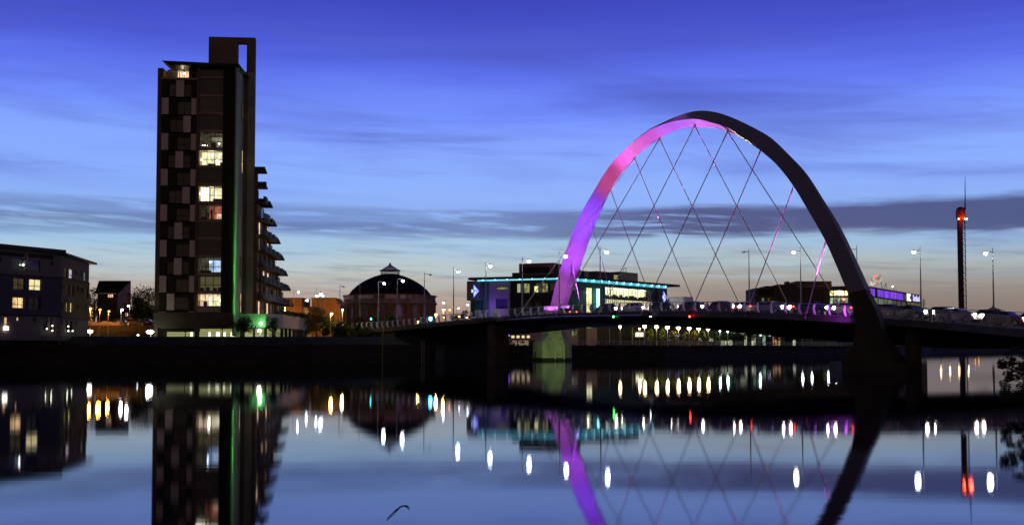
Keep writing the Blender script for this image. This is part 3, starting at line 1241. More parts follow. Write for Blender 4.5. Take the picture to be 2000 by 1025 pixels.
part('terrace_rail', MB().tube(TF.P(u(319), 0.1, zz(142)), TF.P(u(384), 0.1, zz(142)), 0.03, None, 5), M_rail, tower)
mbx = MB()
ze, zc = zz(122.6), zz(126.0)
a0 = [TF.P(u(317), 1.2, ze + 0.08), TF.P(u(333), 0.2, zz(134)), TF.P(u(461), 0.6, zc - 0.3), TF.P(u(463), 0.9, zc),
      TF.P(u(461), 0.9, zc + 0.3), TF.P(u(317), 1.3, ze + 0.25)]
roofp = [(u(317.2), ze), (u(331), zz(130)), (u(385), zz(131)), (u(462.5), zz(130.5)), (u(462.5), zz(126.5)), (u(318), zz(122.6))]
vs = [TF.P(a, 0.9, z) for a, z in roofp] + [TF.P(a, -9, z + 0.2) for a, z in roofp]
m = len(roofp)
mbx.add(vs, [tuple(range(m)), tuple(range(m, 2 * m))[::-1]] + [(i, m + i, m + (i + 1) % m, (i + 1) % m) for i in range(m)])
part('roof', mbx, mat('dark_roof_sheet', (0.02, 0.017, 0.014), 0.5), tower)
# eaves blade along the side
e0 = TF.P(u_side + 0.2, 0.9, zc)
mbx = MB()
p = [TF.P(u_side - 0.5, 0.9, zz(130)), TF.P(u_side + 0.5, 0.9, zz(129)), TF.P(u_side + 0.9, -7.8, zz(131)), TF.P(u_side - 0.5, -7.8, zz(131))]
mbx.hexa([q for q in p] + [q + Vector((0, 0, 0.35)) for q in p])
part('eaves', mbx, M_black, tower)
# tall slab wall with an opening at the top
FF = Fac((TF.P(0, -7.9, 0).x, TF.P(0, -7.9, 0).y), (TF.P(10, -7.9, 0).x, TF.P(10, -7.9, 0).y))
f = lambda x, y=150: FF.u(x, y)
fz = lambda y: FF.z(450, y)
mbx = MB()
FF.wall(mbx, f(407.5, 100), f(497, 200), ZG, fz(73), [(f(464, 100), f(482, 100), fz(140), fz(84)), (f(300), f(470, 300), ZG - 1, fz(152))], -1.3, 0)
part('slab_wall', mbx, mat('slab_wall_render', (0.15, 0.12, 0.10), 0.8, 0, 0.2, 0.25), tower)
# panels on the visible flank of the slab wall, light on it put into their paler tone
for a, b in ((141, 205), (206.5, 300), (301.5, 400), (401.5, 505), (506.5, 625)):
    mbx = MB()
    FF.box(mbx, f(483.5, 300), f(496, 300), fz(b), fz(a), 0.0, 0.05)
    part('flank_panel', mbx, M_wallgreen, tower)
# windows of the side wall: two tall lit slots
for y0, y1, em in ((208, 240, E_tan), (300, 345, E_peach), (505, 545, E_tan), (575, 612, E_peach)):
    SF.window(tower, (5.6, 6.6, SF.z(478, y1), SF.z(478, y0)), 1, 2, em, M_frame, 0.02, 0.07, None)
# green floodlight at the corner
gl = thing('floodlight', tuple(TF.P(u_side + 1.0, -1.6, ZG + 0.8)), 'green floodlight shining up the corner of the tower block', 'floodlight')
part('lamp_body', MB().tube(TF.P(u_side + 1.0, -1.6, ZG + 0.8), TF.P(u_side + 1.0, -1.6, ZG + 1.2), 0.22), M_black, gl)
for aim, en, sp in ((9, 9000, 24), (24, 190000, 9)):
    light('SPOT', 'green_beam', tuple(TF.P(u_side + 0.95, 0.5, ZG + 1.6)), (0.10, 1.0, 0.10), en, tuple(TF.P(u_side - 0.42, -1.1, ZG + aim)), 0.2, sp, 1.0)

# stepped wing with balconies
wx0 = TF.P(u_side, 0, 0).x + 1.3
WF = Fac((-47.6, 200.0), (-50.2, 243.0))
M_balc = mat('balcony_rail_black', (0.012, 0.012, 0.012), 0.5)
M_slab = mat('balcony_slab', (0.07, 0.065, 0.06), 0.7)
M_pier2 = mat('tan_pier_panel', (0.16, 0.095, 0.055), 0.75, 0, 0.2, 0.5)
M_white2 = mat('pale_render', (0.26, 0.25, 0.24), 0.8, 0, 0.1, 0.5)
tips = [(334, 505), (369, 511), (406, 521.5), (443, 530), (477.5, 537.5), (510, 545.5), (541, 552.5), (570, 558.5), (600, 563.5)]
zfl = lambda k: ZG + 2.2 + 3.02 * k
ends = []
for y, x in tips:
    ends.append(max(1.6, WF.u(x - 3.5, y)))
nf = len(tips)
for k in range(nf):
    # k = 0 is the top step
    zt = WF.z(tips[k][1] - 8, tips[k][0] - 3)
    zb = WF.z(tips[k + 1][1] - 8, tips[k + 1][0] - 3) if k + 1 < nf else ZG + 2.4
    ue = ends[k]
    # back body
    mbx = MB()
    WF.box(mbx, 0, ue, zb, zt - 0.02, -9, -0.5)
    part('storey_wall', mbx, M_brownw, tower)
    # roof canopy over the end of the step
    mbx = MB()
    a = WF.P(ue - 2.0, 1.1, zt + 0.95)
    b = WF.P(ue + 2.6, 1.1, zt + 0.05)
    if k > 0:
        for q_ in range(2):
            mbx = MB()
            WF.box(mbx, ue + 0.05, ue + 0.9, zb + 0.02, zb + 1.15, 1.35 - 1.4 * q_, 1.40 - 1.4 * q_)
            part('railing', mbx, M_balc, tower)
        mbx = MB()
        WF.box(mbx, ue + 0.9, ue + 0.95, zb + 0.02, zb + 1.15, -2.5, 1.4)
        part('railing', mbx, M_balc, tower)
        mbx = MB()
        WF.box(mbx, ue - 0.1, ue + 0.95, zb - 0.12, zb, -2.5, 1.4)
        part('balcony', mbx, M_slab, tower)
    ul = max(0.2, ue - 2.2)
    vs = [WF.P(ul, 1.3, zt + 0.9), WF.P(ue + 1.3, 1.3, zt + 0.15), WF.P(ue + 1.3, -8, zt + 0.15), WF.P(ul, -8, zt + 0.9)]
    mbx.hexa(vs + [q + Vector((0, 0, 0.22)) for q in vs])
    part('canopy', mbx, M_slab, tower)
    # bays
    nb = max(1, int(ue / 4.6))
    bw = ue / nb
    for j in range(nb):
        u0, u1 = j * bw, (j + 1) * bw
        mbx = MB()
        WF.box(mbx, u0, u0 + bw * 0.30, zb + 0.1, zt - 0.25, -0.5, 0.0)
        part('pier_panel', mbx, M_pier2, tower)
        pane = M_white2
        r = random.random()
        if r < 0.20:
            pane = E_peach
        elif r < 0.35:
            pane = E_tan
        elif r < 0.65:
            pane = M_dimglass[1]
        WF.window(tower, (u0 + bw * 0.30, u1, zb + 0.15, zt - 0.3), 2, 1, [M_white2, pane], M_framel, -0.3, 0.08)
        # balcony
        mbx = MB()
        WF.box(mbx, u0 + 0.15, u1 - 0.15, zb - 0.08, zb + 0.08, 0.02, 1.5)
        bal = part('balcony', mbx, M_slab, tower)
        mbx = MB()
        q = 7
        fr = [(u0 + 0.2 + (bw - 0.4) * t / q, 1.1 + 0.45 * math.sin(math.pi * t / q)) for t in range(q + 1)]
        for (x0, d0), (x1, d1) in zip(fr[:-1], fr[1:]):
            vs = [WF.P(x0, d0, zb + 0.1), WF.P(x1, d1, zb + 0.1), WF.P(x1, d1 - 0.05, zb + 0.1), WF.P(x0, d0 - 0.05, zb + 0.1)]
            mbx.hexa(vs + [v + Vector((0, 0, 1.05)) for v in vs])
        part('railing', mbx, M_balc, bal)
# podium: car deck lit from inside under a dark slab
M_pod = mat('podium_concrete', (0.06, 0.055, 0.045), 0.8)
mbx = MB()
TF.box(mbx, u(306.5), u(461), ZG + 1.55, ZG + 4.4, -12, 0.15)
part('podium', mbx, M_pod, tower)
E_park = lit('car_park_light', (0.62, 0.62, 0.26), 0.62, 0.6, 0.25, 2.5)
mbx = MB()
TF.box(mbx, u(316), u(520), ZG, ZG + 1.6, -6.2, -6.0)
part('lit_car_park', mbx, E_park, tower)
for x in (312, 389, 478):
    mbx = MB()
    TF.box(mbx, u(x - 3), u(x + 3), ZG, ZG + 1.6, -1.5, 0.25)
    part('car_park_column', mbx, M_pod, tower)
for k in range(6):
    mbx = MB()
    x = [365, 375, 401, 416, 431, 445][k]
    TF.box(mbx, u(x), u(x + 4 + 3 * (k % 2)), ZG + 0.2, ZG + 1.0, -5.6, -5.5)
    part('strip_light', mbx, emi('strip_light', (0.95, 1.0, 0.65), 2.2), tower)
for z in (0.5, 0.9, 1.3):
    part('car_park_rail', MB().tube(TF.P(u(316), -0.6, ZG + z), TF.P(u(470), -0.6, ZG + z), 0.03, None, 5), M_balc, tower)
# curved podium wall with hedge at the right
RW = [(pt(470, 640, 196).x, 195.5), (pt(520, 640, 196).x, 195.5), (pt(555, 640, 200).x, 199), (pt(585, 640, 210).x, 209), (pt(603, 640, 226).x, 225)]
mt, mo = MB(), MB()
for a, b in zip(RW[:-1], RW[1:]):
    ff_ = Fac(a, b)
    ff_.box(mt, 0, ff_.L, ZG + 1.75, ZG + 4.3, -0.4, 0)
    ff_.box(mo, 0, ff_.L, ZG, ZG + 1.75, -3.0, -2.9)
part('podium_wall', mt, mat('podium_wall_paint', (0.30, 0.30, 0.34), 0.7, 0, 0.15, 0.4), tower)
part('lit_car_park', mo, lit('car_park_light_dim', (0.45, 0.45, 0.2), 0.55, 0.3, 0.5, 2.0), tower)
for a, b in zip(RW[:-1], RW[1:]):
    ff_ = Fac(a, b)
    k = max(2, int(ff_.L / 2.2))
    for i in range(k):
        mbx = MB()
        ff_.box(mbx, i * ff_.L / k, i * ff_.L / k + 0.35, ZG, ZG + 1.75, -0.5, 0)
        part('podium_post', mbx, M_pod, tower)

# ------------------------------------------------------------------ apartment block at the left
M_grey = mat('grey_render', (0.155, 0.125, 0.118), 0.85, 0, 0.1, 0.3)
M_blue = mat('slate_blue_render', (0.070, 0.062, 0.078), 0.85, 0, 0.12, 0.3)
M_ochre = mat('ochre_brick', (0.125, 0.092, 0.038), 0.85, 0, 0.25, 1.5, 0.2, (1, 1, 4))
M_sill = mat('dark_band', (0.015, 0.014, 0.016), 0.7)
blk = thing('apartment_block', (-76, 172, 4.25), 'four storey apartment block in pale, slate blue and ochre render with a sloping roof', 'apartment block')
A = Fac((-72.3 - 0.519 * 22, 172 - 22), (-72.3, 172))
B = Fac((-72.3, 172), (-74.1, 188))


def rect(F, x0, y0, x1, y1):
    ym = (y0 + y1) / 2
    xm = (x0 + x1) / 2
    return (F.u(x0, ym), F.u(x1, ym), F.z(xm, y1), F.z(xm, y0))


win_A = [  # px rect, cols, split, pane
    ((24, 504, 47.5, 528.5), 1, None, 'dark', 'top'), ((56, 507, 79, 530), 1, None, 'dark', 'top'),
    ((99, 509.5, 104, 519.5), 1, None, 'dark', 'top'), ((0, 502, 3.2, 511), 1, None, 'dark', 'top'),
    ((25, 542.5, 48, 565.5), 2, (0.38,), 'dimw', 'mid'), ((56, 545, 80.5, 567), 2, (0.38,), 'yel', 'mid'),
    ((23.5, 580, 47, 602), 2, (0.34,), 'warm', 'mid'), ((56, 581, 79, 605), 2, (0.38,), 'dark', 'mid'),
    ((8, 618.5, 15.5, 645), 1, (0.45,), 'peach', 'low'), ((32.5, 618.5, 38, 627), 1, None, 'peach', 'low'),
    ((65, 618.5, 70, 628), 1, None, 'dark', 'low'), ((84, 619.5, 93, 645), 1, None, 'dark', 'low'),
    ((97.5, 619.5, 103, 646), 1, None, 'dark', 'low')]
win_B = [
    ((118.5, 519.5, 122, 531.5), 1, None, 'fairy', 'top'), ((126, 522, 132, 543), 1, (0.35,), 'dimw', 'top'), ((134.5, 525, 142.5, 544), 1, (0.35,), 'fairy', 'top'),
    ((147, 526.5, 149.5, 538), 1, None, 'dark', 'top'), ((157.3, 529, 160, 540.5), 1, None, 'dark', 'top'), ((163.5, 531, 168.8, 549), 1, (0.4,), 'teal', 'top'),
    ((119, 553.5, 121.5, 565), 1, None, 'dark', 'mid'), ((129, 555, 134.3, 576), 1, None, 'dimw', 'mid'), ((137.5, 557, 143, 578), 1, None, 'dimw', 'mid'),
    ((149.5, 559, 152.5, 569), 1, None, 'dark', 'mid'), ((158, 561, 160.5, 571), 1, None, 'dark', 'mid'), ((165.3, 562.5, 170.5, 583), 1, None, 'dimw', 'mid'),
    ((118.7, 590, 121, 601), 1, None, 'dark', 'mid'), ((127.8, 590, 132.5, 609), 1, (0.35,), 'yel', 'mid'), ((135.8, 590.5, 141.5, 610), 1, (0.35,), 'yel', 'mid'),
    ((149.3, 595, 152, 604), 1, None, 'dark', 'mid'), ((164.2, 594, 167, 606), 1, None, 'teal', 'mid'),
    ((119.5, 622, 122, 634), 1, None, 'dark', 'low'), ((127.5, 624, 133.5, 646.5), 1, None, 'dark', 'low'), ((136.5, 625, 142.3, 646.5), 1, None, 'dark', 'low'),
    ((147.5, 625.5, 150, 636), 1, None, 'dark', 'low')]
E_fairy = lit('fairy_window', (0.9, 0.75, 0.45), 0.9, 0.2, 3.0, 1.2, (0.12, 0.12, 0.5))
E_teal = lit('teal_window', (0.30, 0.42, 0.34), 0.5, 0.4, 0.8, 0.8)
E_yel = lit('yellow_window', (1.0, 0.86, 0.42), 1.15, 0.55, 1.0, 0.7)
panes = {'dark': M_dark, 'dimw': lit('dim_window', (0.085, 0.06, 0.03), 0.8, 0.35, 0.9, 0.8), 'yel': E_yel, 'warm': lit('orange_window', (1.0, 0.66, 0.30), 1.5, 0.3, 0.7, 0.4),
         'peach': lit('peach_window', (0.85, 0.50, 0.30), 0.9, 0.4, 1.0, 0.7), 'fairy': E_fairy, 'teal': E_teal}
zg = 3.5


def bands(F, refx, ytop, ymid, ylow, uend, msk, mid, wins, x_off=0.0):
    zt, zm, zl = F.z(refx, ytop), F.z(refx, ymid), F.z(refx, ylow)
    for nm, za, zb_, m, key in (('wall', zm, zt, M_grey, 'top'), ('wall', zl, zm, mid, 'mid'), ('wall', zg, zl, M_grey, 'low')):
        holes = [rect(F, *w[0]) for w in wins if w[4] == key]
        mbx = MB()
        F.wall(mbx, 0 if msk == 0 else 0, uend, za, zb_, holes + (msk if key == 'top' and msk else []), -0.35, 0.0 if key != 'mid' else 0.12)
        part(nm, mbx, m, blk)
    for w in wins:
        F.window(blk, rect(F, *w[0]), w[1], 1, panes[w[3]], M_frame, -0.25, 0.09, w[2])
    mbx = MB()
    F.box(mbx, 0, uend, zg, zt, -9, -0.4)
    part('core_wall', mbx, M_sill, blk)
    for z in (zm, zl):
        mbx = MB()
        F.box(mbx, 0, uend + 0.05, z - 0.08, z + 0.08, 0.0, 0.17)
        part('string_course', mbx, M_sill, blk)


louv = [(A.u(-80, 495), A.u(48, 495), A.z(24, 500.5), A.z(24, 493)), (A.u(56, 500), A.u(104, 500), A.z(80, 504.5), A.z(80, 497))]
bands(A, 100, 494, 542, 617.5, A.L, louv, M_blue, win_A)
for l in louv:
    mbx = MB()
    A.box(mbx, l[0], l[1], l[2], l[3], -0.3, -0.2)
    part('louvre', mbx, M_black, blk)
bands(B, 120, 499, 541.5, 620, B.L, [], M_ochre, win_B)
# pale panels between the paired windows
r = rect(B, 128.5, 579, 142, 590)
mbx = MB()
B.box(mbx, r[0], r[1], r[2], r[3], 0.13, 0.2)
part('infill_panel', mbx, M_grey, blk)
part('lamp', MB().ball(A.P(A.u(43.8, 517), 0.15, A.z(43.8, 517)), 0.12, 8, 6), emi('white_bulb', (0.9, 1, 0.9), 25), blk)
for x, y in ((11, 641), ):
    mbx = MB()
    A.box(mbx, A.u(7), A.u(15), A.z(11, 644.5), A.z(11, 637.5), 0.1, 0.3)
    part('door_light', mbx, emi('door_light', (1, 0.97, 0.8), 6), blk)
for x, y in ((88, 642), (99, 645.5), (99, 636)):
    part('garden_light', MB().ball(A.P(A.u(x, y), 0.4, A.z(x, y)), 0.1, 8, 6), emi('garden_bulb', (0.9, 1, 0.6), 9), blk)
for x, y in ((128.5, 646), (137, 646), (128.5, 637)):
    part('garden_light', MB().ball(B.P(B.u(x, y), 0.4, B.z(x, y)), 0.1, 8, 6), emi('garden_bulb', (0.9, 1, 0.6), 9), blk)
# roofs: two thick sloping slabs
M_roof = mat('grey_roof_edge', (0.045, 0.042, 0.04), 0.6)
mbx = MB()
p0 = A.P(A.u(-90, 470), 1.1, A.z(-90, 478))
zr = A.z(60, 490)
ue = A.u(114, 490) + 0.5
vs = [A.P(-1, 1.2, zr), A.P(ue, 1.2, zr), A.P(ue, -8, zr + 0.4), A.P(-1, -8, zr + 0.4)]
mbx.hexa(vs + [v + Vector((0, 0, 0.55)) for v in vs])
part('roof', mbx, M_roof, blk)
mbx = MB()
zr = B.z(140, 504)
vs = [B.P(-0.5, 0.9, zr), B.P(B.L + 1.6, 0.9, zr - 0.2), B.P(B.L + 1.6, -7, zr + 0.1), B.P(-0.5, -7, zr + 0.3)]
mbx.hexa(vs + [v + Vector((0, 0, 0.35)) for v in vs])
part('roof', mbx, M_roof, blk)

# ------------------------------------------------------------------ trees and shrubs
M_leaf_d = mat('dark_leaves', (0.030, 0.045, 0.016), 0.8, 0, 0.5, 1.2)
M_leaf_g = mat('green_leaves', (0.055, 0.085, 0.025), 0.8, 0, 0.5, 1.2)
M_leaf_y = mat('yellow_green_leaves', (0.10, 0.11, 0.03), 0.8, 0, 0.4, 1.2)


def leaves(center_list, size, seed, nleaf):
    rng = np.random.default_rng(seed)
    V = []
    Fc = []
    k = 0
    for (c, r, n) in center_list:
        n = int(n * nleaf)
        for i in range(n):
            d = rng.normal(size=3)
            d /= np.linalg.norm(d)
            p = np.array(c) + d * r * (0.45 + 0.6 * rng.random() ** 0.6) * np.array([1, 1, 0.85])
            a = rng.normal(size=3)
            a /= np.linalg.norm(a)
            b = np.cross(a, rng.normal(size=3))
            b /= np.linalg.norm(b)
            s = size * (0.6 + 0.8 * rng.random())
            V += [p - a * s, p + b * s * 0.5, p + a * s, p - b * s * 0.5]
            Fc.append((k, k + 1, k + 2, k + 3))
            k += 4
    mbx = MB()
    mbx.v = [tuple(v) for v in V]
    mbx.f = Fc
    mbx.sm = [False] * len(Fc)
    return mbx


def tree(base, h, w, leafm, label, seed, trunk=0.28, group=None, nleaf=1.0, ls=0.22, cat='tree', bare=False):
    rng = random.Random(seed)
    base = Vector(base)
    t = thing('bare_tree' if bare else ('shrub' if cat == 'shrub' else 'leafy_tree'), tuple(base), label, cat, group)
    th = h * trunk
    mbx = MB()
    r0 = max(0.07, h * 0.022)
    top = base + Vector((rng.uniform(-.2, .2), rng.uniform(-.2, .2), h * 0.72))
    fork = base + Vector((0, 0, th))
    mbx.path([base, fork, fork.lerp(top, 0.5) + Vector((0.1, 0, 0)), top], [r0 * 1.3, r0, r0 * 0.6, r0 * 0.2], 7)
    cents = []
    for i in range(9):
        a = rng.uniform(0, 6.28)
        zf = rng.uniform(th * 1.0, h * 0.75)
        st_ = Vector((base.x, base.y, base.z + zf * 0.75))
        rr = w * 0.5 * rng.uniform(0.35, 0.78) * (1.1 - 0.5 * (zf - th) / h)
        e = Vector((base.x + rr * math.cos(a), base.y + rr * math.sin(a), base.z + zf + h * 0.10))
        mbx.path([st_, st_.lerp(e, 0.55) + Vector((0, 0, 0.1)), e], [r0 * 0.55, r0 * 0.35, r0 * 0.12], 5)
        if bare:
            for j in range(4):
                e2 = e + Vector((rng.uniform(-1, 1), rng.uniform(-1, 1), rng.uniform(0.3, 1.4))) * (w * 0.16)
                mbx.path([st_.lerp(e, 0.6), e2], [r0 * 0.2, r0 * 0.07], 4)
        cents.append((tuple(e), w * rng.uniform(0.16, 0.27), 60))
    part('trunk', mbx, M_wood, t)
    if not bare:
        for i in range(9):
            a = rng.uniform(0, 6.28)
            q = rng.random()
            rr = w * 0.5 * rng.uniform(0.1, 0.75)
            zf = th + (h - th) * (0.1 + 0.82 * q)
            rr *= (1 - 0.55 * q)
            cents.append(((base.x + rr * math.cos(a), base.y + rr * math.sin(a), base.z + zf), w * rng.uniform(0.14, 0.25), 70))
        part('crown', leaves(cents, ls, seed, nleaf), leafm, t, None, None)
    return t


def hedge(line, z0, h, w, m, label, seed, density=60, ls=0.14, name='hedge'):
    P0 = line[0]
    t = thing(name, (P0[0], P0[1], z0), label, 'hedge')
    cents = []
    rng = random.Random(seed)
    for a, b in zip(line[:-1], line[1:]):
        a, b = Vector(a), Vector(b)
        n = max(2, int((b - a).length / (w * 0.7)))
        for i in range(n):
            p = a.lerp(b, (i + 0.5) / n)
            cents.append(((p.x, p.y, z0 + h * rng.uniform(0.35, 0.6)), max(w, h) * rng.uniform(0.45, 0.65), density))
    part('foliage', leaves(cents, ls, seed, 1.0), m, t)
    return t


def TB(px, pyb, Y, z=None):
    p = pt(px, pyb, Y)
    return (p.x, Y, p.z if z is None else z)


def hpx(y0, y1, Y):
    return (y1 - y0) / FPX * Y


# left side
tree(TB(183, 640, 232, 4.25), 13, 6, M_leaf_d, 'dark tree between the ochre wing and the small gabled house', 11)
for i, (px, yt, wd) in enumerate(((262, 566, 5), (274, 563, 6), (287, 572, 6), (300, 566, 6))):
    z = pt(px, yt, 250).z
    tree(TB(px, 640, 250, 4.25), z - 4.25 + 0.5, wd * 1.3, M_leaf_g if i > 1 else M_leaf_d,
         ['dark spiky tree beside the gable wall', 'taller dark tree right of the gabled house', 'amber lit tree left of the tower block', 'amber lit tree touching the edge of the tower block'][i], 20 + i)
# small gabled house
M_gable = mat('beige_gable', (0.14, 0.11, 0.095), 0.85)
hs = thing('gabled_house', (-97, 262, 4.25), 'small house with a dark mono pitched roof and one lit window behind the orange lamps', 'house')
H = Fac((pt(190, 600, 258).x, 258), (pt(229, 600, 258).x, 258))
G = Fac((pt(229, 600, 258).x, 258), (pt(255, 600, 266).x, 266))
mbx = MB()
H.box(mbx, 0, H.L, 4.0, H.z(210, 573), -8, 0)
part('wall', mbx, mat('brown_house_wall', (0.06, 0.045, 0.03), 0.9), hs)
mbx = MB()
za, zb_ = G.z(229, 572), G.z(254, 551)
P = G.P
mbx.hexa([P(0, 0, 4), P(G.L, 0, 4), P(G.L, -0.4, 4), P(0, -0.4, 4), P(0, 0, za), P(G.L, 0, zb_), P(G.L, -0.4, zb_), P(0, -0.4, za)])
part('gable_wall', mbx, M_gable, hs)
mbx = MB()
q0, q1 = H.P(-0.4, 0.4, H.z(200, 573)), H.P(H.L + 0.3, 0.4, H.z(229, 573))
q2, q3 = pt(255.5, 550.5, 268), pt(193, 550.5, 266)
mbx.add([q0, q1, q2, q3, q0 + Vector((0, 0, .3)), q1 + Vector((0, 0, .3)), q2 + Vector((0, 0, .3)), q3 + Vector((0, 0, .3))],
        [(3, 2, 1, 0), (4, 5, 6, 7), (0, 1, 5, 4), (1, 2, 6, 5), (2, 3, 7, 6), (3, 0, 4, 7)])
part('roof', mbx, mat('dark_tile_roof', (0.012, 0.009, 0.007), 1.0, spec=0.0), hs)
H.window(hs, (H.u(210), H.u(221.5), H.z(215, 581.5), H.z(215, 573.8)), 3, 1, lit('peach_house_window', (1.0, 0.62, 0.36), 1.6, 0.4, 1.5, 1.0), M_frame, 0.02, 0.12)
H2 = Fac((pt(240, 600, 256).x, 256), (pt(300, 600, 256).x, 256))
h2 = thing('low_house', (-90, 256, 4.25), 'low beige house with a small lit window behind the two white lamps', 'house')
mbx = MB()
H2.box(mbx, 0, H2.L, 4.0, H2.z(260, 612), -6, 0)
part('wall', mbx, mat('beige_house_wall', (0.16, 0.12, 0.09), 0.9), h2)
mbx = MB()
H2.box(mbx, -0.5, H2.L, H2.z(260, 612), H2.z(260, 604), -6.5, 0.4)
part('roof', mbx, MATS['dark_tile_roof'], h2)
H2.window(h2, (H2.u(246), H2.u(252.5), H2.z(250, 618), H2.z(250, 610)), 2, 1, MATS['peach_house_window'], M_frame, 0.42, 0.12)
# orange-lit terrace wall / shelter
OW = Fac((pt(170, 632, 215).x, 215), (pt(236, 632, 215).x, 215))
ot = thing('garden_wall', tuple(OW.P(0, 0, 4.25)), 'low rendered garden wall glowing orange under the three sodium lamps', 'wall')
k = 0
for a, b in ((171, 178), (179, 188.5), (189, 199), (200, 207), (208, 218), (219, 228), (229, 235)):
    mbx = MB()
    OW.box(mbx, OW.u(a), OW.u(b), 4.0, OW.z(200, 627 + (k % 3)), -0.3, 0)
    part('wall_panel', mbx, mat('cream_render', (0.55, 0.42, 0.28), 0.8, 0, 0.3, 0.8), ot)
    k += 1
BW = Fac((pt(160, 640, 212).x, 212), (pt(316, 640, 212).x, 212))
bw = thing('boundary_wall', tuple(BW.P(0, 0, 4.25)), 'dark boundary wall in front of the parked cars left of the tower block', 'wall')
mbx = MB()
BW.box(mbx, 0, BW.L, 4.0, BW.z(200, 637), -0.3, 0)
part('wall_face', mbx, M_darkconc, bw)
hedge([(pt(205, 640, 205).x, 205), (pt(285, 640, 205).x, 205)], 4.2, hpx(639, 655, 205), 1.2, M_leaf_d, 'dark clipped hedge under the orange lamps', 31)

# brown buildings behind, left of the rotunda
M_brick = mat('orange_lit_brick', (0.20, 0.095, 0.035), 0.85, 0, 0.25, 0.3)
BB = Fac((pt(545, 600, 300).x, 300), (pt(656, 600, 300).x, 300))
bb = thing('brick_warehouse', tuple(BB.P(0, 0, 4.0)), 'plain orange brown brick warehouse left of the domed rotunda', 'warehouse')
mbx = MB()
BB.box(mbx, 0, BB.u(590), 3.5, BB.z(570, 582.5), -12, 0)
part('wall', mbx, M_brick, bb)
mbx = MB()
BB.box(mbx, BB.u(590) + .02, BB.u(608.5), 3.5, BB.z(600, 600), -12, -1.0)
part('wall', mbx, mat('white_gable_wall', (0.35, 0.30, 0.27), 0.8), bb)
mbx = MB()
BB.box(mbx, BB.u(608.5), BB.u(655), 3.5, BB.z(630, 582.5), -12, 0)
part('wall', mbx, M_brick, bb)
mbx = MB()
q = [BB.P(BB.u(655), 0, 3.5), BB.P(BB.u(667), 0, 3.5), BB.P(BB.u(667), 0, BB.z(667, 604)), BB.P(BB.u(655), 0, BB.z(655, 582.5))]
bk = [v + BB.n * -12 for v in q]
mbx.add(q + bk, [(0, 1, 2, 3), (7, 6, 5, 4), (0, 4, 5, 1), (1, 5, 6, 2), (2, 6, 7, 3), (3, 7, 4, 0)])
part('end_wall', mbx, M_brick, bb)
mbx = MB()
BB.box(mbx, -0.3, BB.u(590) + 0.2, BB.z(570, 582.5), BB.z(570, 581.3), -12.3, 0.3)
part('parapet', mbx, M_black, bb)
mbx = MB()
BB.box(mbx, BB.u(608.5) - 0.2, BB.u(655), BB.z(570, 582.5), BB.z(570, 581.3), -12.3, 0.3)
part('parapet', mbx, M_black, bb)

# domed rotunda
RX, RYY, RR = pt(761.5, 600, 279).x, 279.0, 11.9
rot = thing('rotunda', (RX, RYY, 4.0), 'round brick rotunda with a dark dome, glazed lantern and conical cap', 'domed building')
Zp = lambda y: pt(761, y, 279 - 0).z
zwall = Zp(579)
M_rbrick = mat('rotunda_brick', (0.19, 0.10, 0.055), 0.85, 0, 0.3, 0.5)
M_stone = mat('rotunda_stone', (0.22, 0.19, 0.145), 0.85, 0, 0.25, 0.5)
nseg = 16
a_off = math.radians(-90 - 4.8 - 22.5 * 3)
part('drum_wall', MB().lathe(RX, RYY, [(RR - 0.5, 3.5), (RR - 0.5, zwall)], 64), M_rbrick, rot)
for i in range(nseg):
    am = a_off + math.radians(22.5) * i
    if math.sin(am) > 0.35:
        continue
    # arched window: surround + pane
    zc, z0 = Zp(607), Zp(622)
    hw = math.radians(4.1)
    ring_o = [(-1, z0), (-1, zc)] + [(-math.cos(t), zc + 1.0 * math.sin(t)) for t in [math.pi * k / 8 for k in range(1, 8)]] + [(1, zc), (1, z0)]

    def cyl(x, z, rad, s=1.0):
        t = am + hw * x * s
        return Vector((RX + rad * math.cos(t), RYY + rad * math.sin(t), z))
    mbx = MB()
    m = len(ring_o)
    outr = [cyl(x, z if z <= zc else zc + (z - zc) * 1.25, RR - 0.2, 1.25) for x, z in ring_o]
    inr = [cyl(x, z, RR - 0.2) for x, z in ring_o]
    inb = [cyl(x, z, RR - 0.5) for x, z in ring_o]
    mbx.add(outr + inr + inb, [(k, k + 1, m + k + 1, m + k) for k in range(m - 1)] + [(m + k, m + k + 1, 2 * m + k + 1, 2 * m + k) for k in range(m - 1)])
    wnd = part('arched_window', mbx, M_stone, rot)
    mbx = MB()
    mbx.add([cyl(x, z, RR - 0.42) for x, z in ring_o], [tuple(range(m))])
    part('pane', mbx, mat('rotunda_glass', (0.10, 0.10, 0.12), 0.25, 0, 0.3, 0.3, 0.5), wnd)
    # pilaster between windows
    ap = am + math.radians(11.25)
    mbx = MB()
    c = Vector((math.cos(ap), math.sin(ap), 0))
    tt = Vector((-c.y, c.x, 0)) * 0.38
    b0 = Vector((RX, RYY, 3.5)) + c * (RR - 0.6)
    b1 = b0 + c * 0.62
    zt = Vector((0, 0, zwall - 1.1 - 3.5))
    mbx.hexa([b0 - tt, b1 - tt, b1 + tt, b0 + tt, b0 - tt + zt, b1 - tt + zt, b1 + tt + zt, b0 + tt + zt])
    part('pilaster', mbx, M_rbrick, rot)
part('cornice', MB().lathe(RX, RYY, [(RR - 0.5, Zp(597)), (RR + 0.1, Zp(596)), (RR + 0.35, Zp(594)), (RR + 0.35, Zp(592)), (RR - 0.1, Zp(591)), (RR - 0.1, Zp(580)),
                                     (RR + 0.3, Zp(579.5)), (RR + 0.3, Zp(578)), (RR - 1.0, Zp(577.5))], 64), M_stone, rot)
dome = [(680.5, 578), (688, 568), (698, 559), (709, 551.5), (719.5, 546), (731, 541), (742.6, 537.5)]
sc_r = lambda x: (761.5 - x) / FPX * 279
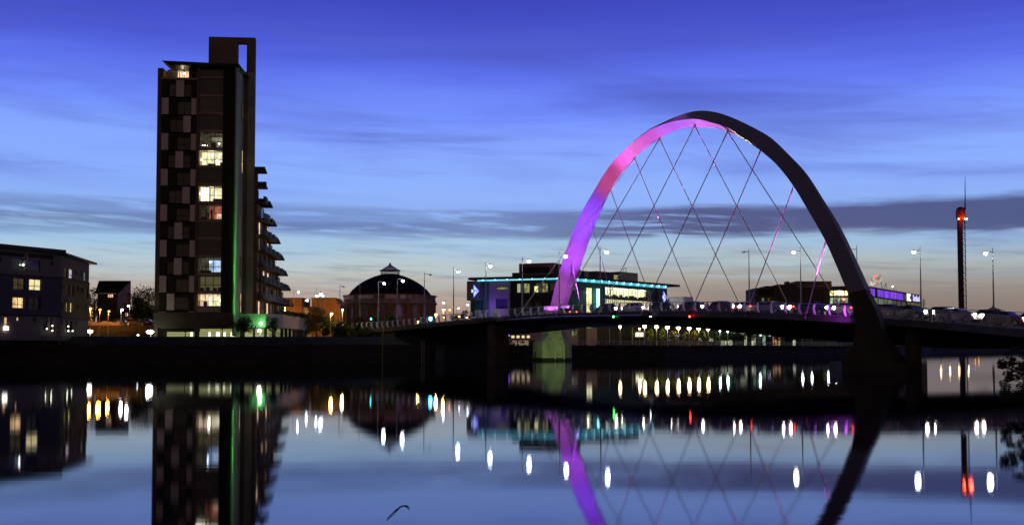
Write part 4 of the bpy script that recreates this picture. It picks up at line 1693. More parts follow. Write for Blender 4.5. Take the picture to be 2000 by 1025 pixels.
part('dome', MB().lathe(RX, RYY, [(sc_r(x), Zp(y)) for x, y in dome] + [(0.5, Zp(536.5))], 64), mat('dome_slate', (0.012, 0.010, 0.009), 0.9, 0, 0.4, 1.0, 0.1), rot)
for i in range(24):
    a = 2 * math.pi * i / 24
    pts = [Vector((RX + sc_r(x) * math.cos(a), RYY + sc_r(x) * math.sin(a), Zp(y) + 0.04)) for x, y in dome]
    part('dome_rib', MB().path(pts, [0.07] * len(pts), 4), M_black, rot)
# glazed strip halfway up the dome
g1, g2 = (sc_r(704) + 0.06, Zp(555.5)), (sc_r(712) + 0.06, Zp(550.5))
for i in range(14):
    a0_ = math.radians(-90 - 62 + i * 9)
    mbx = MB()
    mbx.lathe(RX, RYY, [g1, g2], 2, a0_, a0_ + math.radians(7.6))
    part('skylight', mbx, mat('skylight_glass', (0.12, 0.11, 0.12), 0.12, 0, 0.5, 0.6, 0.8), rot)
lr = sc_r(743.5)
zl0, zl1 = Zp(537.5), Zp(528.5)
lan = part('lantern_base', MB().lathe(RX, RYY, [(lr, zl0 - 0.3), (lr, zl0 + 0.25), (lr - 0.2, zl0 + 0.25)], 16), M_stone, rot)
for i in range(16):
    a = 2 * math.pi * i / 16
    x, y = RX + lr * math.cos(a), RYY + lr * math.sin(a)
    part('lantern_post', MB().tube((x, y, zl0), (x, y, zl1), 0.07, None, 5), M_pole, lan)
    a2 = a + math.pi / 16
    x2, y2 = RX + lr * math.cos(a2), RYY + lr * math.sin(a2)
    part('glazing_bar', MB().tube((x2, y2, zl0), (x2, y2, zl1), 0.03, None, 4), M_pole, lan)
    part('rafter', MB().tube((x, y, zl1), (RX, RYY, Zp(516.8)), 0.06, 0.05, 4), M_pole, lan)
part('lantern_rail', MB().lathe(RX, RYY, [(lr - .05, Zp(533)), (lr + .05, Zp(533)), (lr + .05, Zp(532.3)), (lr - .05, Zp(532.3))], 24), M_pole, lan)
part('lantern_eaves', MB().lathe(RX, RYY, [(lr - 0.3, zl1 - .1), (lr + 0.35, zl1 - .1), (lr + 0.35, zl1 + .12), (lr - 0.3, zl1 + .2)], 32), M_pole, lan)
part('cap_glazing', MB().lathe(RX, RYY, [(lr + 0.1, zl1 + 0.1), (0.25, Zp(517))], 16, smooth=False), glassmat('cap_glass', (0.45, 0.42, 0.42)), lan)
part('finial', MB().lathe(RX, RYY, [(0.45, Zp(518)), (0.25, Zp(516.5)), (0.3, Zp(515.5)), (0.05, Zp(512.5))], 10), M_pole, lan)
# banner ring with panels
bz0, bz1 = Zp(586.5), Zp(579.8)
ban = [(-98, -66, 'w'), (-65.3, -58, 'b'), (-57, -24, 'w'), (-23, -11, 'k'), (-10.5, 0.5, 'r'), (1, 25, 'p'), (26, 31, 'b'), (32, 43, 'w'), (44, 50, 'g'), (50.5, 53, 'w')]
bm = {'w': mat('pale_banner', (0.50, 0.42, 0.38), 0.7), 'b': mat('blue_disc_banner', (0.13, 0.13, 0.24), 0.7), 'k': mat('dark_banner', (0.12, 0.12, 0.08), 0.7),
      'r': mat('red_banner', (0.22, 0.05, 0.03), 0.7), 'p': mat('pink_banner', (0.45, 0.33, 0.28), 0.7), 'g': mat('green_banner', (0.12, 0.16, 0.11), 0.7)}
for x0, x1, kk in ban:
    t0 = -math.pi / 2 + math.asin(max(-0.99, min(0.99, x0 / 99.0))) if True else 0
    t1 = -math.pi / 2 + math.asin(max(-0.99, min(0.99, x1 / 99.0)))
    part('banner', MB().lathe(RX, RYY, [(RR + 0.05, bz0), (RR + 0.05, bz1)], 6, t0, t1), bm[kk], rot)

# trees around the lawn
spec = [
    (618, 598, 45, 214, M_leaf_y, 'round yellow green tree lit by a sodium lamp beside the warehouse'),
    (590, 615, 26, 232, M_leaf_g, 'small dim tree at the right end of the podium wall'),
    (640, 618, 34, 208, M_leaf_d, 'dark bushy tree under the orange lamp'),
    (658, 626, 26, 206, M_leaf_d, 'low dark tree right of the orange lamp'),
    (676, 626, 20, 207, M_leaf_g, 'narrow shadowy tree at the left foot of the rotunda'),
    (703, 618, 24, 206, M_leaf_d, 'dark tree in front of the rotunda windows'),
    (735, 614, 26, 205, M_leaf_d, 'dark upright tree in front of the rotunda middle'),
    (765, 610, 30, 204, M_leaf_g, 'green lit tree nearest the bridge railing'),
    (716, 640, 22, 202, M_leaf_y, 'small yellowish bush between two dark trees'),
    (690, 642, 18, 203, M_leaf_y, 'small yellowish bush left of the lifebuoy post'),
]
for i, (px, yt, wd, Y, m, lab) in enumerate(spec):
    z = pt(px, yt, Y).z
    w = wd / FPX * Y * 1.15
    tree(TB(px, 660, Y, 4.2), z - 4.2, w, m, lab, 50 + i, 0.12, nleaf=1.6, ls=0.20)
hedge([(pt(540, 628, 199).x, 198.0), (pt(558, 628, 201).x, 200.5), (pt(588, 628, 211).x, 210.5), (pt(600, 628, 220).x, 219.5)], ZG + 4.1, 0.9, 1.0, M_leaf_d, 'dark trailing hedge on top of the curved podium wall', 61)
tree(TB(476, 640, 188, 4.2), 3.2, 4.0, M_leaf_d, 'dark bushy sapling in front of the tower block corner', 62, nleaf=1.3, ls=0.16)
tree(TB(532, 640, 194, 4.2), 3.8, 2.4, M_leaf_d, 'slim dark sapling in front of the curved podium wall', 63, nleaf=0.9, ls=0.15)
tree(TB(362, 640, 187, 4.2), 2.6, 1.8, M_leaf_d, 'thin bare sapling in front of the lit car park', 64, 0.3, bare=True)
tree(TB(434, 640, 187, 4.2), 3.0, 2.2, M_leaf_d, 'wide bare sapling before the right car park opening', 65, 0.3, bare=True)
# far tree line on the horizon left of the arch
mbx_line = [(-1200, 900), (-400, 700), (-60, 480), (60, 620), (300, 1000)]
rngc = random.Random(5)
cents = []
for a, b in zip(mbx_line[:-1], mbx_line[1:]):
    a, b = Vector(a), Vector(b)
    n = int((b - a).length / 9)
    for i in range(n):
        p = a.lerp(b, i / n)
        cents.append(((p.x, p.y + rngc.uniform(-6, 6), QZ + rngc.uniform(2, 9)), rngc.uniform(5, 10), 26))
t = part('far_woodland', leaves(cents, 1.6, 77, 1.0), M_leaf_d, None, None, 'stuff')
t['label'] = 'dark distant tree line along the horizon'
for i, (px, yt, wd, Y) in enumerate(((905, 606, 20, 262), (925, 600, 16, 262), (893, 612, 14, 255))):
    z = pt(px, yt, Y).z
    tree(TB(px, 640, Y, 3.5), z - 3.5, wd / FPX * Y * 1.2, M_leaf_d, ['dark tree left of the broadcaster building', 'small dark tree under the left sign block', 'low dark tree beside the white street lamps'][i], 80 + i)

# ------------------------------------------------------------------ broadcaster building with the arrow signs
C0 = (13.5, 270.0)
SA = Fac((C0[0] - 2.6 * 9.6, C0[1] + 9.6), C0)
SB = Fac(C0, (C0[0] + 0.833 * 38.5, C0[1] + 38.5))
stv = thing('television_studio', (5, 285, QZ), 'modern television building with a thin flying roof, cyan eaves light and yellow lit offices', 'office building')
M_sblk = mat('lilac_grey_panel', (0.17, 0.155, 0.165), 0.6, 0, 0.12, 0.3)
M_teal = mat('teal_clad', (0.03, 0.07, 0.075), 0.5)
M_stud = mat('dark_curtain_wall', (0.014, 0.014, 0.013), 0.12, 0, 0.3, 0.5, 0.5)
M_beige = mat('beige_stone_cladding', (0.26, 0.21, 0.16), 0.8, 0, 0.15, 0.3)
au = lambda x, y=580: SA.u(x, y)
az_ = lambda y, x=1010: SA.z(x, y)
ztop_s = az_(548)


def abox(nm, x0, x1, y0, y1, d0, d1, m, F=SA, ref=None, lab=None, par=None):
    mbx = MB()
    xr = ref if ref else (x0 + x1) / 2
    F.box(mbx, F.u(x0, (y0 + y1) / 2), F.u(x1, (y0 + y1) / 2), F.z(xr, y1), F.z(xr, y0), d0, d1)
    return part(nm, mbx, m, par or stv, lab)


abox('sign_block', 913.5, 938.5, 549, 586.5, -8, 0.6, M_sblk)
abox('recess_wall', 917, 938, 586.8, 612, -8, -0.6, M_teal)
abox('column_wall', 938.7, 951.5, 549.5, 668, -6, -1.5, M_teal)
abox('bridge_link', 951.6, 957, 549.5, 560, -6, -1.5, M_teal)
# lilac block with two windows
w1 = (970, 560, 992.5, 565.5)
w2 = (970, 583, 992.5, 602.5)
holes = []
for w in (w1, w2):
    holes.append((SA.u(w[0]), SA.u(w[2]), SA.z(981, w[3]), SA.z(981, w[1])))
mbx = MB()
SA.wall(mbx, SA.u(957), SA.u(996.5), QZ, SA.z(977, 549.5), holes, -0.5, 0.5)
part('lilac_wall', mbx, M_sblk, stv)
abox('lilac_core', 957.2, 996.4, 549.8, 664, -8, -0.55, M_stud)
SA.window(stv, holes[0], 4, 1, lit('olive_window', (0.42, 0.42, 0.12), 0.8, 0.3, 0.5, 0.8), M_frame, -0.2, 0.1)
SA.window(stv, holes[1], 3, 1, mat('violet_glass', (0.04, 0.035, 0.09), 0.15), M_frame, -0.2, 0.1)
# main front: glazed top floor above dark curtain wall
abox('front_core', 996.6, 1104, 549.8, 664, -10, -1.2, M_stud)
for i in range(9):
    x0 = 997 + i * 11.9
    pane = [M_dark, lit('dim_office', (0.10, 0.10, 0.06), 0.8, 0.3, 0.3, 0.6), lit('office_bits', (0.55, 0.52, 0.25), 0.9, 0.08, 0.7, 0.9), M_dark, MATS['dim_office'], MATS['office_bits'],
            M_dark, MATS['dim_office'], M_dark][i]
    r = (SA.u(x0), SA.u(x0 + 11.7), SA.z(1050, 571.5), SA.z(1050, 552))
    SA.window(stv, r, 2, 1, pane, M_frame, -1.0, 0.10)
    r = (SA.u(x0), SA.u(x0 + 11.7), SA.z(1050, 606), SA.z(1050, 573))
    SA.window(stv, r, 2, 3, M_dark, M_black, -0.2, 0.10)
abox('lit_column', 1008.5, 1014, 554, 570.5, -0.9, -0.7, emi('pale_lamp_panel', (0.5, 0.5, 0.32), 0.8))
abox('lit_door', 1042, 1048.5, 558.5, 570, -0.9, -0.7, emi('yellow_panel', (0.9, 0.85, 0.4), 1.1))
# ground level below the bridge
abox('ground_wall', 957, 1105, 640, 664.5, -1, 0.7, M_beige)
for x in (1000, 1010, 1020, 1030):
    r = (SA.u(x), SA.u(x + 8), SA.z(1020, 661), SA.z(1020, 654))
    SA.window(stv, r, 1, 1, emi('warm_strip_window', (0.9, 0.75, 0.4), 0.9), M_frame, 0.72, 0.12)
abox('violet_strip', 990, 998, 653, 656, 0.72, 0.8, emi('violet_strip_light', (0.30, 0.12, 1.0), 2.0))
# flying roof over both fronts
zr0, zr1 = az_(545.2), az_(541.5)
M_fly = mat('flying_roof', (0.02, 0.02, 0.02), 0.5)
far_tip = SB.P(SB.L + 2.2, 1.8, 0)
corner = SA.P(SA.L + 0.3, 2.3, 0)
lft = SA.P(SA.u(921), 2.2, 0)
lft2 = SA.P(SA.u(921), -12, 0)
rgt2 = SB.P(SB.L + 0.2, -16, 0)
poly = [(lft.x, lft.y), (corner.x, corner.y), (far_tip.x, far_tip.y), (rgt2.x, rgt2.y), (lft2.x, lft2.y)]
part('flying_roof', MB().prism(poly, zr0, zr1 + 0.1), M_fly, stv)
tip = [SA.P(SA.u(917), 1.0, zr0 + 0.05), SA.P(SA.u(921), 2.2, zr0 + 0.02), SA.P(SA.u(921), -3, zr0 + 0.02)]
part('roof_tip', MB().add(tip + [q + Vector((0, 0, 0.25)) for q in tip], [(2, 1, 0), (3, 4, 5), (0, 1, 4, 3), (1, 2, 5, 4), (2, 0, 3, 5)]), M_fly, stv)
E_cy = emi('cyan_strip_light', (0.14, 0.62, 0.80), 1.5)
E_cy2 = emi('cyan_spot', (0.45, 0.95, 1.0), 5)
n_ = 16
for i in range(n_):
    a, b = SA.u(936), SA.L
    mbx = MB()
    SA.box(mbx, a + (b - a) * i / n_, a + (b - a) * (i + 0.93) / n_, ztop_s - 0.02, zr0 - 0.05, 1.15, 1.35)
    part('eaves_light', mbx, E_cy, stv)
n_ = 26
for i in range(n_):
    a, b = 0.3, SB.u(1294, 560)
    mbx = MB()
    SB.box(mbx, a + (b - a) * i / n_, a + (b - a) * (i + 0.95) / n_, ztop_s - 0.35, zr0 - 0.05, 1.15, 1.35)
    part('eaves_light', mbx, E_cy if i % 2 else emi('cyan_strip_dim', (0.08, 0.42, 0.55), 1.2), stv)
    if i % 2:
        part('eaves_spot', MB().ball(SB.P(a + (b - a) * (i + .5) / n_, 1.6, zr0 - 0.15), 0.14, 8, 5), E_cy2, stv)
for i in range(7):
    part('eaves_spot', MB().ball(SA.P(SA.u(936) + (SA.L - SA.u(936)) * (i + .5) / 7, 1.6, zr0 - 0.12), 0.13, 8, 5), E_cy2, stv)
# right front
bu = lambda x, y=580: SB.u(x, y)
ub_ = [bu(1145.5), bu(1157.5), bu(1182), bu(1271), bu(1283), bu(1300, 575)]
zB = lambda y, x: SB.z(x, y)
zw1, zw0 = zB(559.5, 1183), zB(579.8, 1183)
zv1, zv0 = zB(583, 1183), zB(606, 1183)
holes = [(ub_[0], ub_[1], QZ + .1, zB(561.5, 1151)), (ub_[2], ub_[3], zw0, zw1), (ub_[2], bu(1276), zv0, zv1)]
mbx = MB()
SB.wall(mbx, 0.02, ub_[4], QZ, ztop_s - 0.1, holes, -0.5, 0.0)
part('dark_wall', mbx, mat('dark_teal_panel', (0.020, 0.034, 0.034), 0.5), stv)
mbx = MB()
SB.box(mbx, 0.05, ub_[5], QZ, ztop_s - 0.15, -12, -3.6)
part('rear_core', mbx, M_stud, stv)
E_off = lit('office_light', (1.0, 0.92, 0.52), 2.3, 0.6, 0.9, 0.35)
E_off2 = lit('office_light_low', (0.95, 0.84, 0.50), 1.0, 0.45, 1.4, 0.3)
E_tube = emi('office_tube', (1, 1, 0.85), 7)
groups_ = [(1183, 1198.5), (1200, 1216.5), (1219, 1234.5), (1237, 1252), (1255, 1270)]
for a, b in groups_:
    SB.window(stv, (bu(a), bu(b), zw0, zw1), 3, 1, M_glass, M_frame, -0.3, 0.12)
    mbx = MB()
    SB.box(mbx, bu(a) - 0.2, bu(b) + 0.2, zw0, zw1 + 0.05, -1.9, -1.8)
    part('lit_office', mbx, E_off, stv)
    for k in range(3):
        uu_ = bu(a) + (bu(b) - bu(a)) * (k + 0.5) / 3
        part('office_tube', MB().tube(SB.P(uu_ - 0.5, -0.9 - 0.25 * k, zw1 - 0.25), SB.P(uu_ + 0.6, -0.9 - 0.25 * k, zw1 - 0.25), 0.06, None, 5), E_tube, stv)
        mbx = MB()
        SB.box(mbx, uu_ - 0.45, uu_ + 0.3, zw0, zw0 + random.uniform(0.4, 1.0), -1.6, -1.1)
        part('desk', mbx, M_furn, stv)
    light('POINT', 'office_glow', tuple(SB.P((bu(a) + bu(b)) / 2, -1.0, zw1 - 0.8)), (1, 0.92, 0.6), 60, None, 0.3)
for k in range(5):
    a, b = bu(1182) + (bu(1276) - bu(1182)) * k / 5, bu(1182) + (bu(1276) - bu(1182)) * (k + 1) / 5
    SB.window(stv, (a, b, zv0, zv1), 5, 1, E_off2, M_frame, -0.3, 0.09)
SB.window(stv, (ub_[0], ub_[1], QZ + .1, zB(561.5, 1151)), 2, 4, lit('stair_light', (1.0, 0.95, 0.50), 1.3, 0.6, 0.4, 0.6), M_frame, -0.3, 0.08)
part('stair_lamp', MB().ball(SB.P(ub_[0] + 0.2, 0.3, zB(571, 1147)), 0.22, 8, 6), emi('stair_bulb', (1, 0.9, 0.5), 18), stv)
E_cyl = emi('cyan_column_light', (0.30, 1.0, 0.95), 5.0)
mbx = MB()
mbx.tube(SB.P(bu(1165.5), 0.5, zB(604, 1165)), SB.P(bu(1165.5), 0.5, zB(564, 1165)), 0.42, None, 12)
part('cyan_light_column', mbx, E_cyl, stv)
part('cyan_light_column', MB().ball(SB.P(bu(1166), 0.6, zB(645, 1166)), 0.6, 10, 8), E_cyl, stv)
light('POINT', 'cyan_glow', tuple(SB.P(bu(1166), 2.4, zB(580, 1166))), (0.2, 1, 0.95), 260, None, 0.4)
mbx = MB()
SB.box(mbx, ub_[4] + .02, ub_[5], zB(608, 1291), ztop_s - 0.2, -4, 0.5)
part('sign_block', mbx, mat('violet_grey_panel', (0.06, 0.045, 0.08), 0.6), stv)
# curved grey drum at the corner
dr = SB.P(1.8, -2.2, 0)
part('corner_drum', MB().lathe(dr.x, dr.y, [(3.2, az_(566, 1125)), (3.3, az_(552, 1125))], 32), mat('grey_drum', (0.18, 0.17, 0.17), 0.5), stv)
# rooftop plant
abox('plant_room', 1007, 1076, 512.5, 541, -9, -2.5, mat('plant_room_clad', (0.13, 0.095, 0.075), 0.7, 0, 0.1, 0.4))
abox('louvre', 1011, 1067, 520, 531.5, -2.5, -2.4, M_black)
abox('plant_wall', 1076.2, 1112, 514, 541, -9, -3.0, mat('dark_plant_clad', (0.045, 0.04, 0.038), 0.7))
abox('plant_wing', 992, 1006.8, 531, 541.4, -8, -3, MATS['dark_plant_clad'])
F2 = Fac(tuple(SB.P(0, -6, 0).xy), tuple(SB.P(20, -6, 0).xy))
abox('plant_room', 1112, 1165, 527, 551, -6, 0, MATS['dark_plant_clad'], F2, 1120)
abox('louvre', 1141, 1150, 531, 541, 0, 0.1, mat('pale_louvre', (0.3, 0.28, 0.26), 0.6), F2, 1145)
abox('plant_room', 1165.5, 1207, 530.5, 551, -6, 0, MATS['plant_room_clad'], F2, 1180)
abox('plant_room', 1208, 1243, 532, 553, -6, 0.5, M_stud, F2, 1225)
abox('lit_slot', 1199, 1207, 537, 547, 0.0, 0.1, emi('pale_slot', (0.35, 0.33, 0.16), 0.8), F2, 1203)
fr = [(1224, 523), (1228.5, 523), (1228.5, 531), (1224, 531)]
mbx = MB()
for (x0, y0), (x1, y1) in zip(fr, fr[1:] + fr[:1]):
    mbx.tube(F2.P(F2.u(x0, y0), -1, F2.z(x0, y0)), F2.P(F2.u(x1, y1), -1, F2.z(x1, y1)), 0.07, None, 5)
part('antenna_frame', mbx, M_black, stv)
# glow on the lilac wall
light('SPOT', 'violet_wash', tuple(SA.P(SA.u(964), 5, QZ + 5)), (0.30, 0.12, 1.0), 5000, tuple(SA.P(SA.u(968), 0, 13)), 0.3, 80, 1.0, stv)
light('SPOT', 'teal_wash', tuple(SA.P(SA.u(944), 3, QZ + 4)), (0.1, 0.7, 0.8), 700, tuple(SA.P(SA.u(944), -1.5, 14)), 0.3, 70, 1.0, stv)

# arrow signs
E_arrow = emi('sign_arrow_light', (0.40, 0.52, 1.0), 1.5)
E_letter = emi('sign_letter_light', (0.60, 0.68, 1.0), 1.9)
M_bluel = emi('sign_blue_letter', (0.01, 0.01, 0.40), 0.5)


def arrow_sign(F, cx, cy, hh, d, label):
    k = thing('illuminated_sign', tuple(F.P(F.u(cx, cy), d, F.z(cx, cy))), label, 'sign')
    c = F.u(cx, cy)
    zc = F.z(cx, cy)
    H_ = hh
    # halo tray
    def tri(x0, x1, hgt, d0, d1):
        P3 = [(c + x0, zc - hgt), (c + x1, zc), (c + x0, zc + hgt)]
        vs = [F.P(a, d0, b) for a, b in P3] + [F.P(a, d1, b) for a, b in P3]
        return MB().add(vs, [(2, 1, 0), (3, 4, 5), (0, 1, 4, 3), (1, 2, 5, 4), (2, 0, 3, 5)])
    part('arrow_backing', tri(-0.12 * H_, H_ * 0.98, H_ * 1.22, d - 0.12, d - 0.06), emi('sign_blue_halo', (0.06, 0.06, 1.0), 2.2), k)
    part('arrow', tri(0, H_ * 0.86, H_, d - 0.04, d + 0.06), E_arrow, k)
    text_part('lettering', 'S', F, c - H_ * 0.50, zc - H_ * 0.24, d + 0.05, H_ * 0.74, E_letter, k, 0.05, 'LEFT', 0.025)
    text_part('lettering', 'TV', F, c - 0.02 * H_, zc - H_ * 0.24, d + 0.10, H_ * 0.66, M_bluel, k, 0.02, 'LEFT', 0.02, 0.82)
    return k


arrow_sign(SA, 928.0, 568.5, 1.42, 0.75, 'glowing blue STV arrow sign on the left corner block of the television building')
arrow_sign(SB, 1293.0, 580.5, 1.50, 0.62, 'glowing blue STV arrow sign at the right end of the television building')

# ------------------------------------------------------------------ science-quarter buildings right of it
M_offd = mat('brown_office_clad', (0.055, 0.046, 0.038), 0.7, 0, 0.15, 0.2)
O = Fac((pt(1475, 600, 350).x, 350), (pt(1664, 600, 350).x, 350))
off = thing('office_building', tuple(O.P(0, 0, QZ)), 'dark flat roofed office building with a bright yellow lit corner behind the bridge', 'office building')


def ob(nm, x0, x1, y0, y1, d0, d1, m, F=O, par=None):
    mbx = MB()
    F.box(mbx, F.u(x0), F.u(x1), F.z(x0, y1), F.z(x0, y0), d0, d1)
    return part(nm, mbx, m, par or off)


ob('wall', 1475, 1621, 562.5, 676, -14, 0, M_offd)
ob('upper_wall', 1497, 1560, 558, 562.4, -12, -1, M_offd)
ob('upper_wall', 1522, 1557, 554.5, 557.9, -12, -2, M_offd)
ob('vent_stack', 1541, 1546.5, 548.5, 554.4, -6, -2.5, M_offd)
ob('plant_room', 1557.5, 1627, 548.5, 562.4, -12, -1.2, mat('brown_plant_room', (0.10, 0.07, 0.055), 0.7))
ob('parapet', 1557.5, 1615, 556.5, 560.5, -1.2, -0.6, mat('tan_parapet', (0.16, 0.12, 0.09), 0.7))
ob('black_wall_panel', 1481, 1512, 565, 578, 0, 0.1, M_black)  # flat black panel standing on the wall face
for i in range(5):
    O.window(off, (O.u(1481 + i * 6), O.u(1486.4 + i * 6), O.z(1490, 596), O.z(1490, 581)), 1, 2, [M_dark, lit('green_dim', (0.30, 0.42, 0.26), 0.7, 0.1, 1.0, 0.5), M_dark, lit('red_dim', (0.3, 0.08, 0.03), 0.6, 0.2, 1, 1), M_dark][i], M_frame, 0.02, 0.1)
for i in range(12):
    ob('wall_fin', 1520 + i * 8, 1521 + i * 8, 563, 600, 0.0, 0.25, mat('brown_fin', (0.07, 0.058, 0.045), 0.7))
ob('corner_core', 1621.2, 1664, 566, 676, -12, -0.6, M_offd)
E_gw = lit('green_white_office', (0.62, 0.78, 0.50), 0.8, 0.12, 0.8, 0.5)
E_yw = lit('bright_yellow_office', (1.0, 0.85, 0.36), 2.6, 0.4, 0.5, 0.5)
for i in range(5):
    x0 = 1621.5 + i * 7.3
    O.window(off, (O.u(x0), O.u(x0 + 7), O.z(1640, 577.5), O.z(1640, 567)), 1, 1, E_yw, M_frame, -0.5, 0.1)
    O.window(off, (O.u(x0), O.u(x0 + 7), O.z(1640, 593.5), O.z(1640, 580.5)), 1, 2, E_gw, M_frame, -0.5, 0.1)
part('bright_lamp', MB().tube(O.P(O.u(1634), 0.5, O.z(1637, 571)), O.P(O.u(1643), 0.5, O.z(1643, 571)), 0.5, None, 8), emi('yellow_flood', (1.0, 0.88, 0.45), 12), off)
part('red_lamp', MB().ball(O.P(O.u(1647), 0.8, O.z(1647, 585)), 0.28, 8, 6), emi('red_beacon', (1, 0.08, 0.05), 14), off)
for i in range(5):
    mbx = MB()
    x0 = 1631 + i * 5
    mbx.tube(O.P(O.u(x0), -3, O.z(x0, 566)), O.P(O.u(x0), -3, O.z(x0, 556 + 2 * (i % 2))), 0.12, None, 5)
    part('roof_vent', mbx, M_pole, off)
# glazed pavilions seen under the deck
PV = Fac((pt(1395, 650, 298).x, 298), (pt(1560, 650, 336).x, 336))
pav = thing('glass_pavilion', tuple(PV.P(0, 0, QZ)), 'green lit glass fronted building seen under the bridge deck', 'office building')
mbx = MB()
PV.box(mbx, PV.u(1396), PV.u(1555), QZ, PV.z(1400, 628), -8, -0.4)
part('core_wall', mbx, M_offd, pav)
E_g1 = lit('mint_shop', (0.45, 0.75, 0.50), 0.75, 0.12, 0.5, 0.8)
E_g2 = lit('pale_shop', (0.80, 0.85, 0.55), 0.9, 0.10, 0.6, 0.7)
E_o1 = lit('orange_shop', (1.0, 0.45, 0.16), 0.8, 0.08, 1.6, 1.2, (0.10, 0.16, 0.08))
x = 1396
i = 0
rp_ = random.Random(33)
while x < 1552:
    wdt = rp_.choice((4, 6, 7, 10, 12))
    zt_ = PV.z(x, 640 + rp_.uniform(0, 1.5))
    zm_ = PV.z(x, 652 + rp_.uniform(-1, 3))
    if x < 1505:
        up = rp_.choice((E_g1, E_g2, M_dark, E_g1, M_dark))
        lo = rp_.choice((M_dark, E_g1, E_g2, M_dark))
    else:
        up = rp_.choice((M_dark, M_dark, E_g1))
        lo = rp_.choice((E_o1, E_g2, E_o1, M_dark))
        zm_ = PV.z(x, 656)
    PV.window(pav, (PV.u(x), PV.u(x + wdt - .6), zm_ + .15, zt_), 2 if wdt > 6 else 1, 2, up, M_frame, -0.2, 0.1)
    PV.window(pav, (PV.u(x), PV.u(x + wdt - .6), QZ + 0.3, zm_ - .1), 2 if wdt > 6 else 1, 1, lo, M_frame, -0.2, 0.1)
    x += wdt
    i += 1
SV = Fac((pt(1230, 650, 292).x, 292), (pt(1396, 650, 292).x, 292))
sv = thing('low_office', tuple(SV.P(0, 0, QZ)), 'low dark office with a few lit windows behind the row of warm promenade lamps', 'office building')
mbx = MB()
SV.box(mbx, 0, SV.L, QZ, SV.z(1300, 632), -8, 0)
part('wall', mbx, mat('mauve_office_wall', (0.05, 0.042, 0.045), 0.8), sv)
for a, b, y0, y1, m in ((1240, 1257, 648, 658, E_off), (1268, 1275, 649, 658, E_g2), (1305, 1309, 661, 667, E_g1), (1332, 1337, 661, 667, E_g1), (1364, 1371, 659, 667, E_g1), (1384, 1393, 657, 667, E_g2)):
    SV.window(sv, (SV.u(a), SV.u(b), SV.z(a, y1), SV.z(a, y0)), 2, 1, m, M_frame, 0.02, 0.12)
for a in (1306, 1318.5):
    mbx = MB()
    SV.box(mbx, SV.u(a), SV.u(a + 7), SV.z(a, 657), SV.z(a, 654.6), 0.02, 0.2)
    part('blue_sign', mbx, emi('blue_sign_light', (0.10, 0.14, 1.0), 3.0), sv)
# long dark hall whose flat roof just clears the bridge deck
LH = Fac((pt(1284, 650, 345).x, 345), (pt(1482, 650, 352).x, 352))
lh = thing('exhibition_hall', tuple(LH.P(0, 0, QZ)), 'long dark flat roofed hall just showing above the deck left of the office building', 'hall')
mbx = MB()
LH.box(mbx, 0, LH.L, QZ, LH.z(1380, 599), -12, 0)
part('wall', mbx, M_offd, lh)
mbx = MB()
LH.box(mbx, -0.4, LH.L, LH.z(1380, 599), LH.z(1380, 597), -12.4, 0.4)
part('roof', mbx, M_black, lh)
mbx = MB()
LH.box(mbx, LH.u(1390), LH.u(1402), LH.z(1380, 597), LH.z(1380, 594), -8, -3)
part('roof_plant', mbx, M_black, lh)
for i in range(14):
    a_ = LH.u(1288) + i * (LH.L - 2) / 14
    LH.window(lh, (a_, a_ + 1.5, 6.5, 8.2), 1, 1, [M_dark, M_dark, E_off2, M_dark, E_g1][i % 5], M_frame, 0.02, 0.12)

# beige base of the studio right of the far foot
BS = Fac((pt(1105, 650, 268).x, 268), (pt(1232, 650, 286).x, 286))
bs = thing('studio_base', tuple(BS.P(0, 0, QZ)), 'beige clad ground floor of the studio seen between deck and quay', 'building')
mbx = MB()
BS.box(mbx, BS.u(1106), BS.u(1129), QZ, BS.z(1117, 640), -3, 0)
part('wall', mbx, M_beige, bs)
BS.window(bs, (BS.u(1115), BS.u(1127), BS.z(1120, 656.5), BS.z(1120, 645)), 2, 1, lit('grey_green_window', (0.25, 0.28, 0.16), 0.8, 0.3, 0.6, 0.6), M_frame, 0.02, 0.12)
mbx = MB()
BS.box(mbx, BS.u(1129.2), BS.u(1145), QZ, BS.z(1137, 640), -3, -0.6)
part('wall', mbx, M_offd, bs)
mbx = MB()
BS.box(mbx, BS.u(1145.2), BS.u(1166), QZ, BS.z(1155, 640), -3, 0)
part('wall', mbx, M_beige, bs)
mbx = MB()
BS.box(mbx, BS.u(1166.2), BS.u(1232), QZ, BS.z(1200, 640), -3, -0.8)
part('wall', mbx, mat('dark_green_wall', (0.04, 0.042, 0.03), 0.8), bs)

# second broadcaster building at the right, violet lit
Q = Fac((pt(1685, 600, 424).x, 424), (pt(1797, 600, 501).x, 501))
bc = thing('broadcast_centre', tuple(Q.P(0, 0, QZ)), 'long glass building with a violet lit top storey and satellite dishes right of the arch', 'office building')


def qb(nm, x0, x1, zt, zb2, d0, d1, m, lab=None):
    mbx = MB()
    Q.box(mbx, Q.u(x0), Q.u(x1), zb2, zt, d0, d1)
    return part(nm, mbx, m, bc, lab)


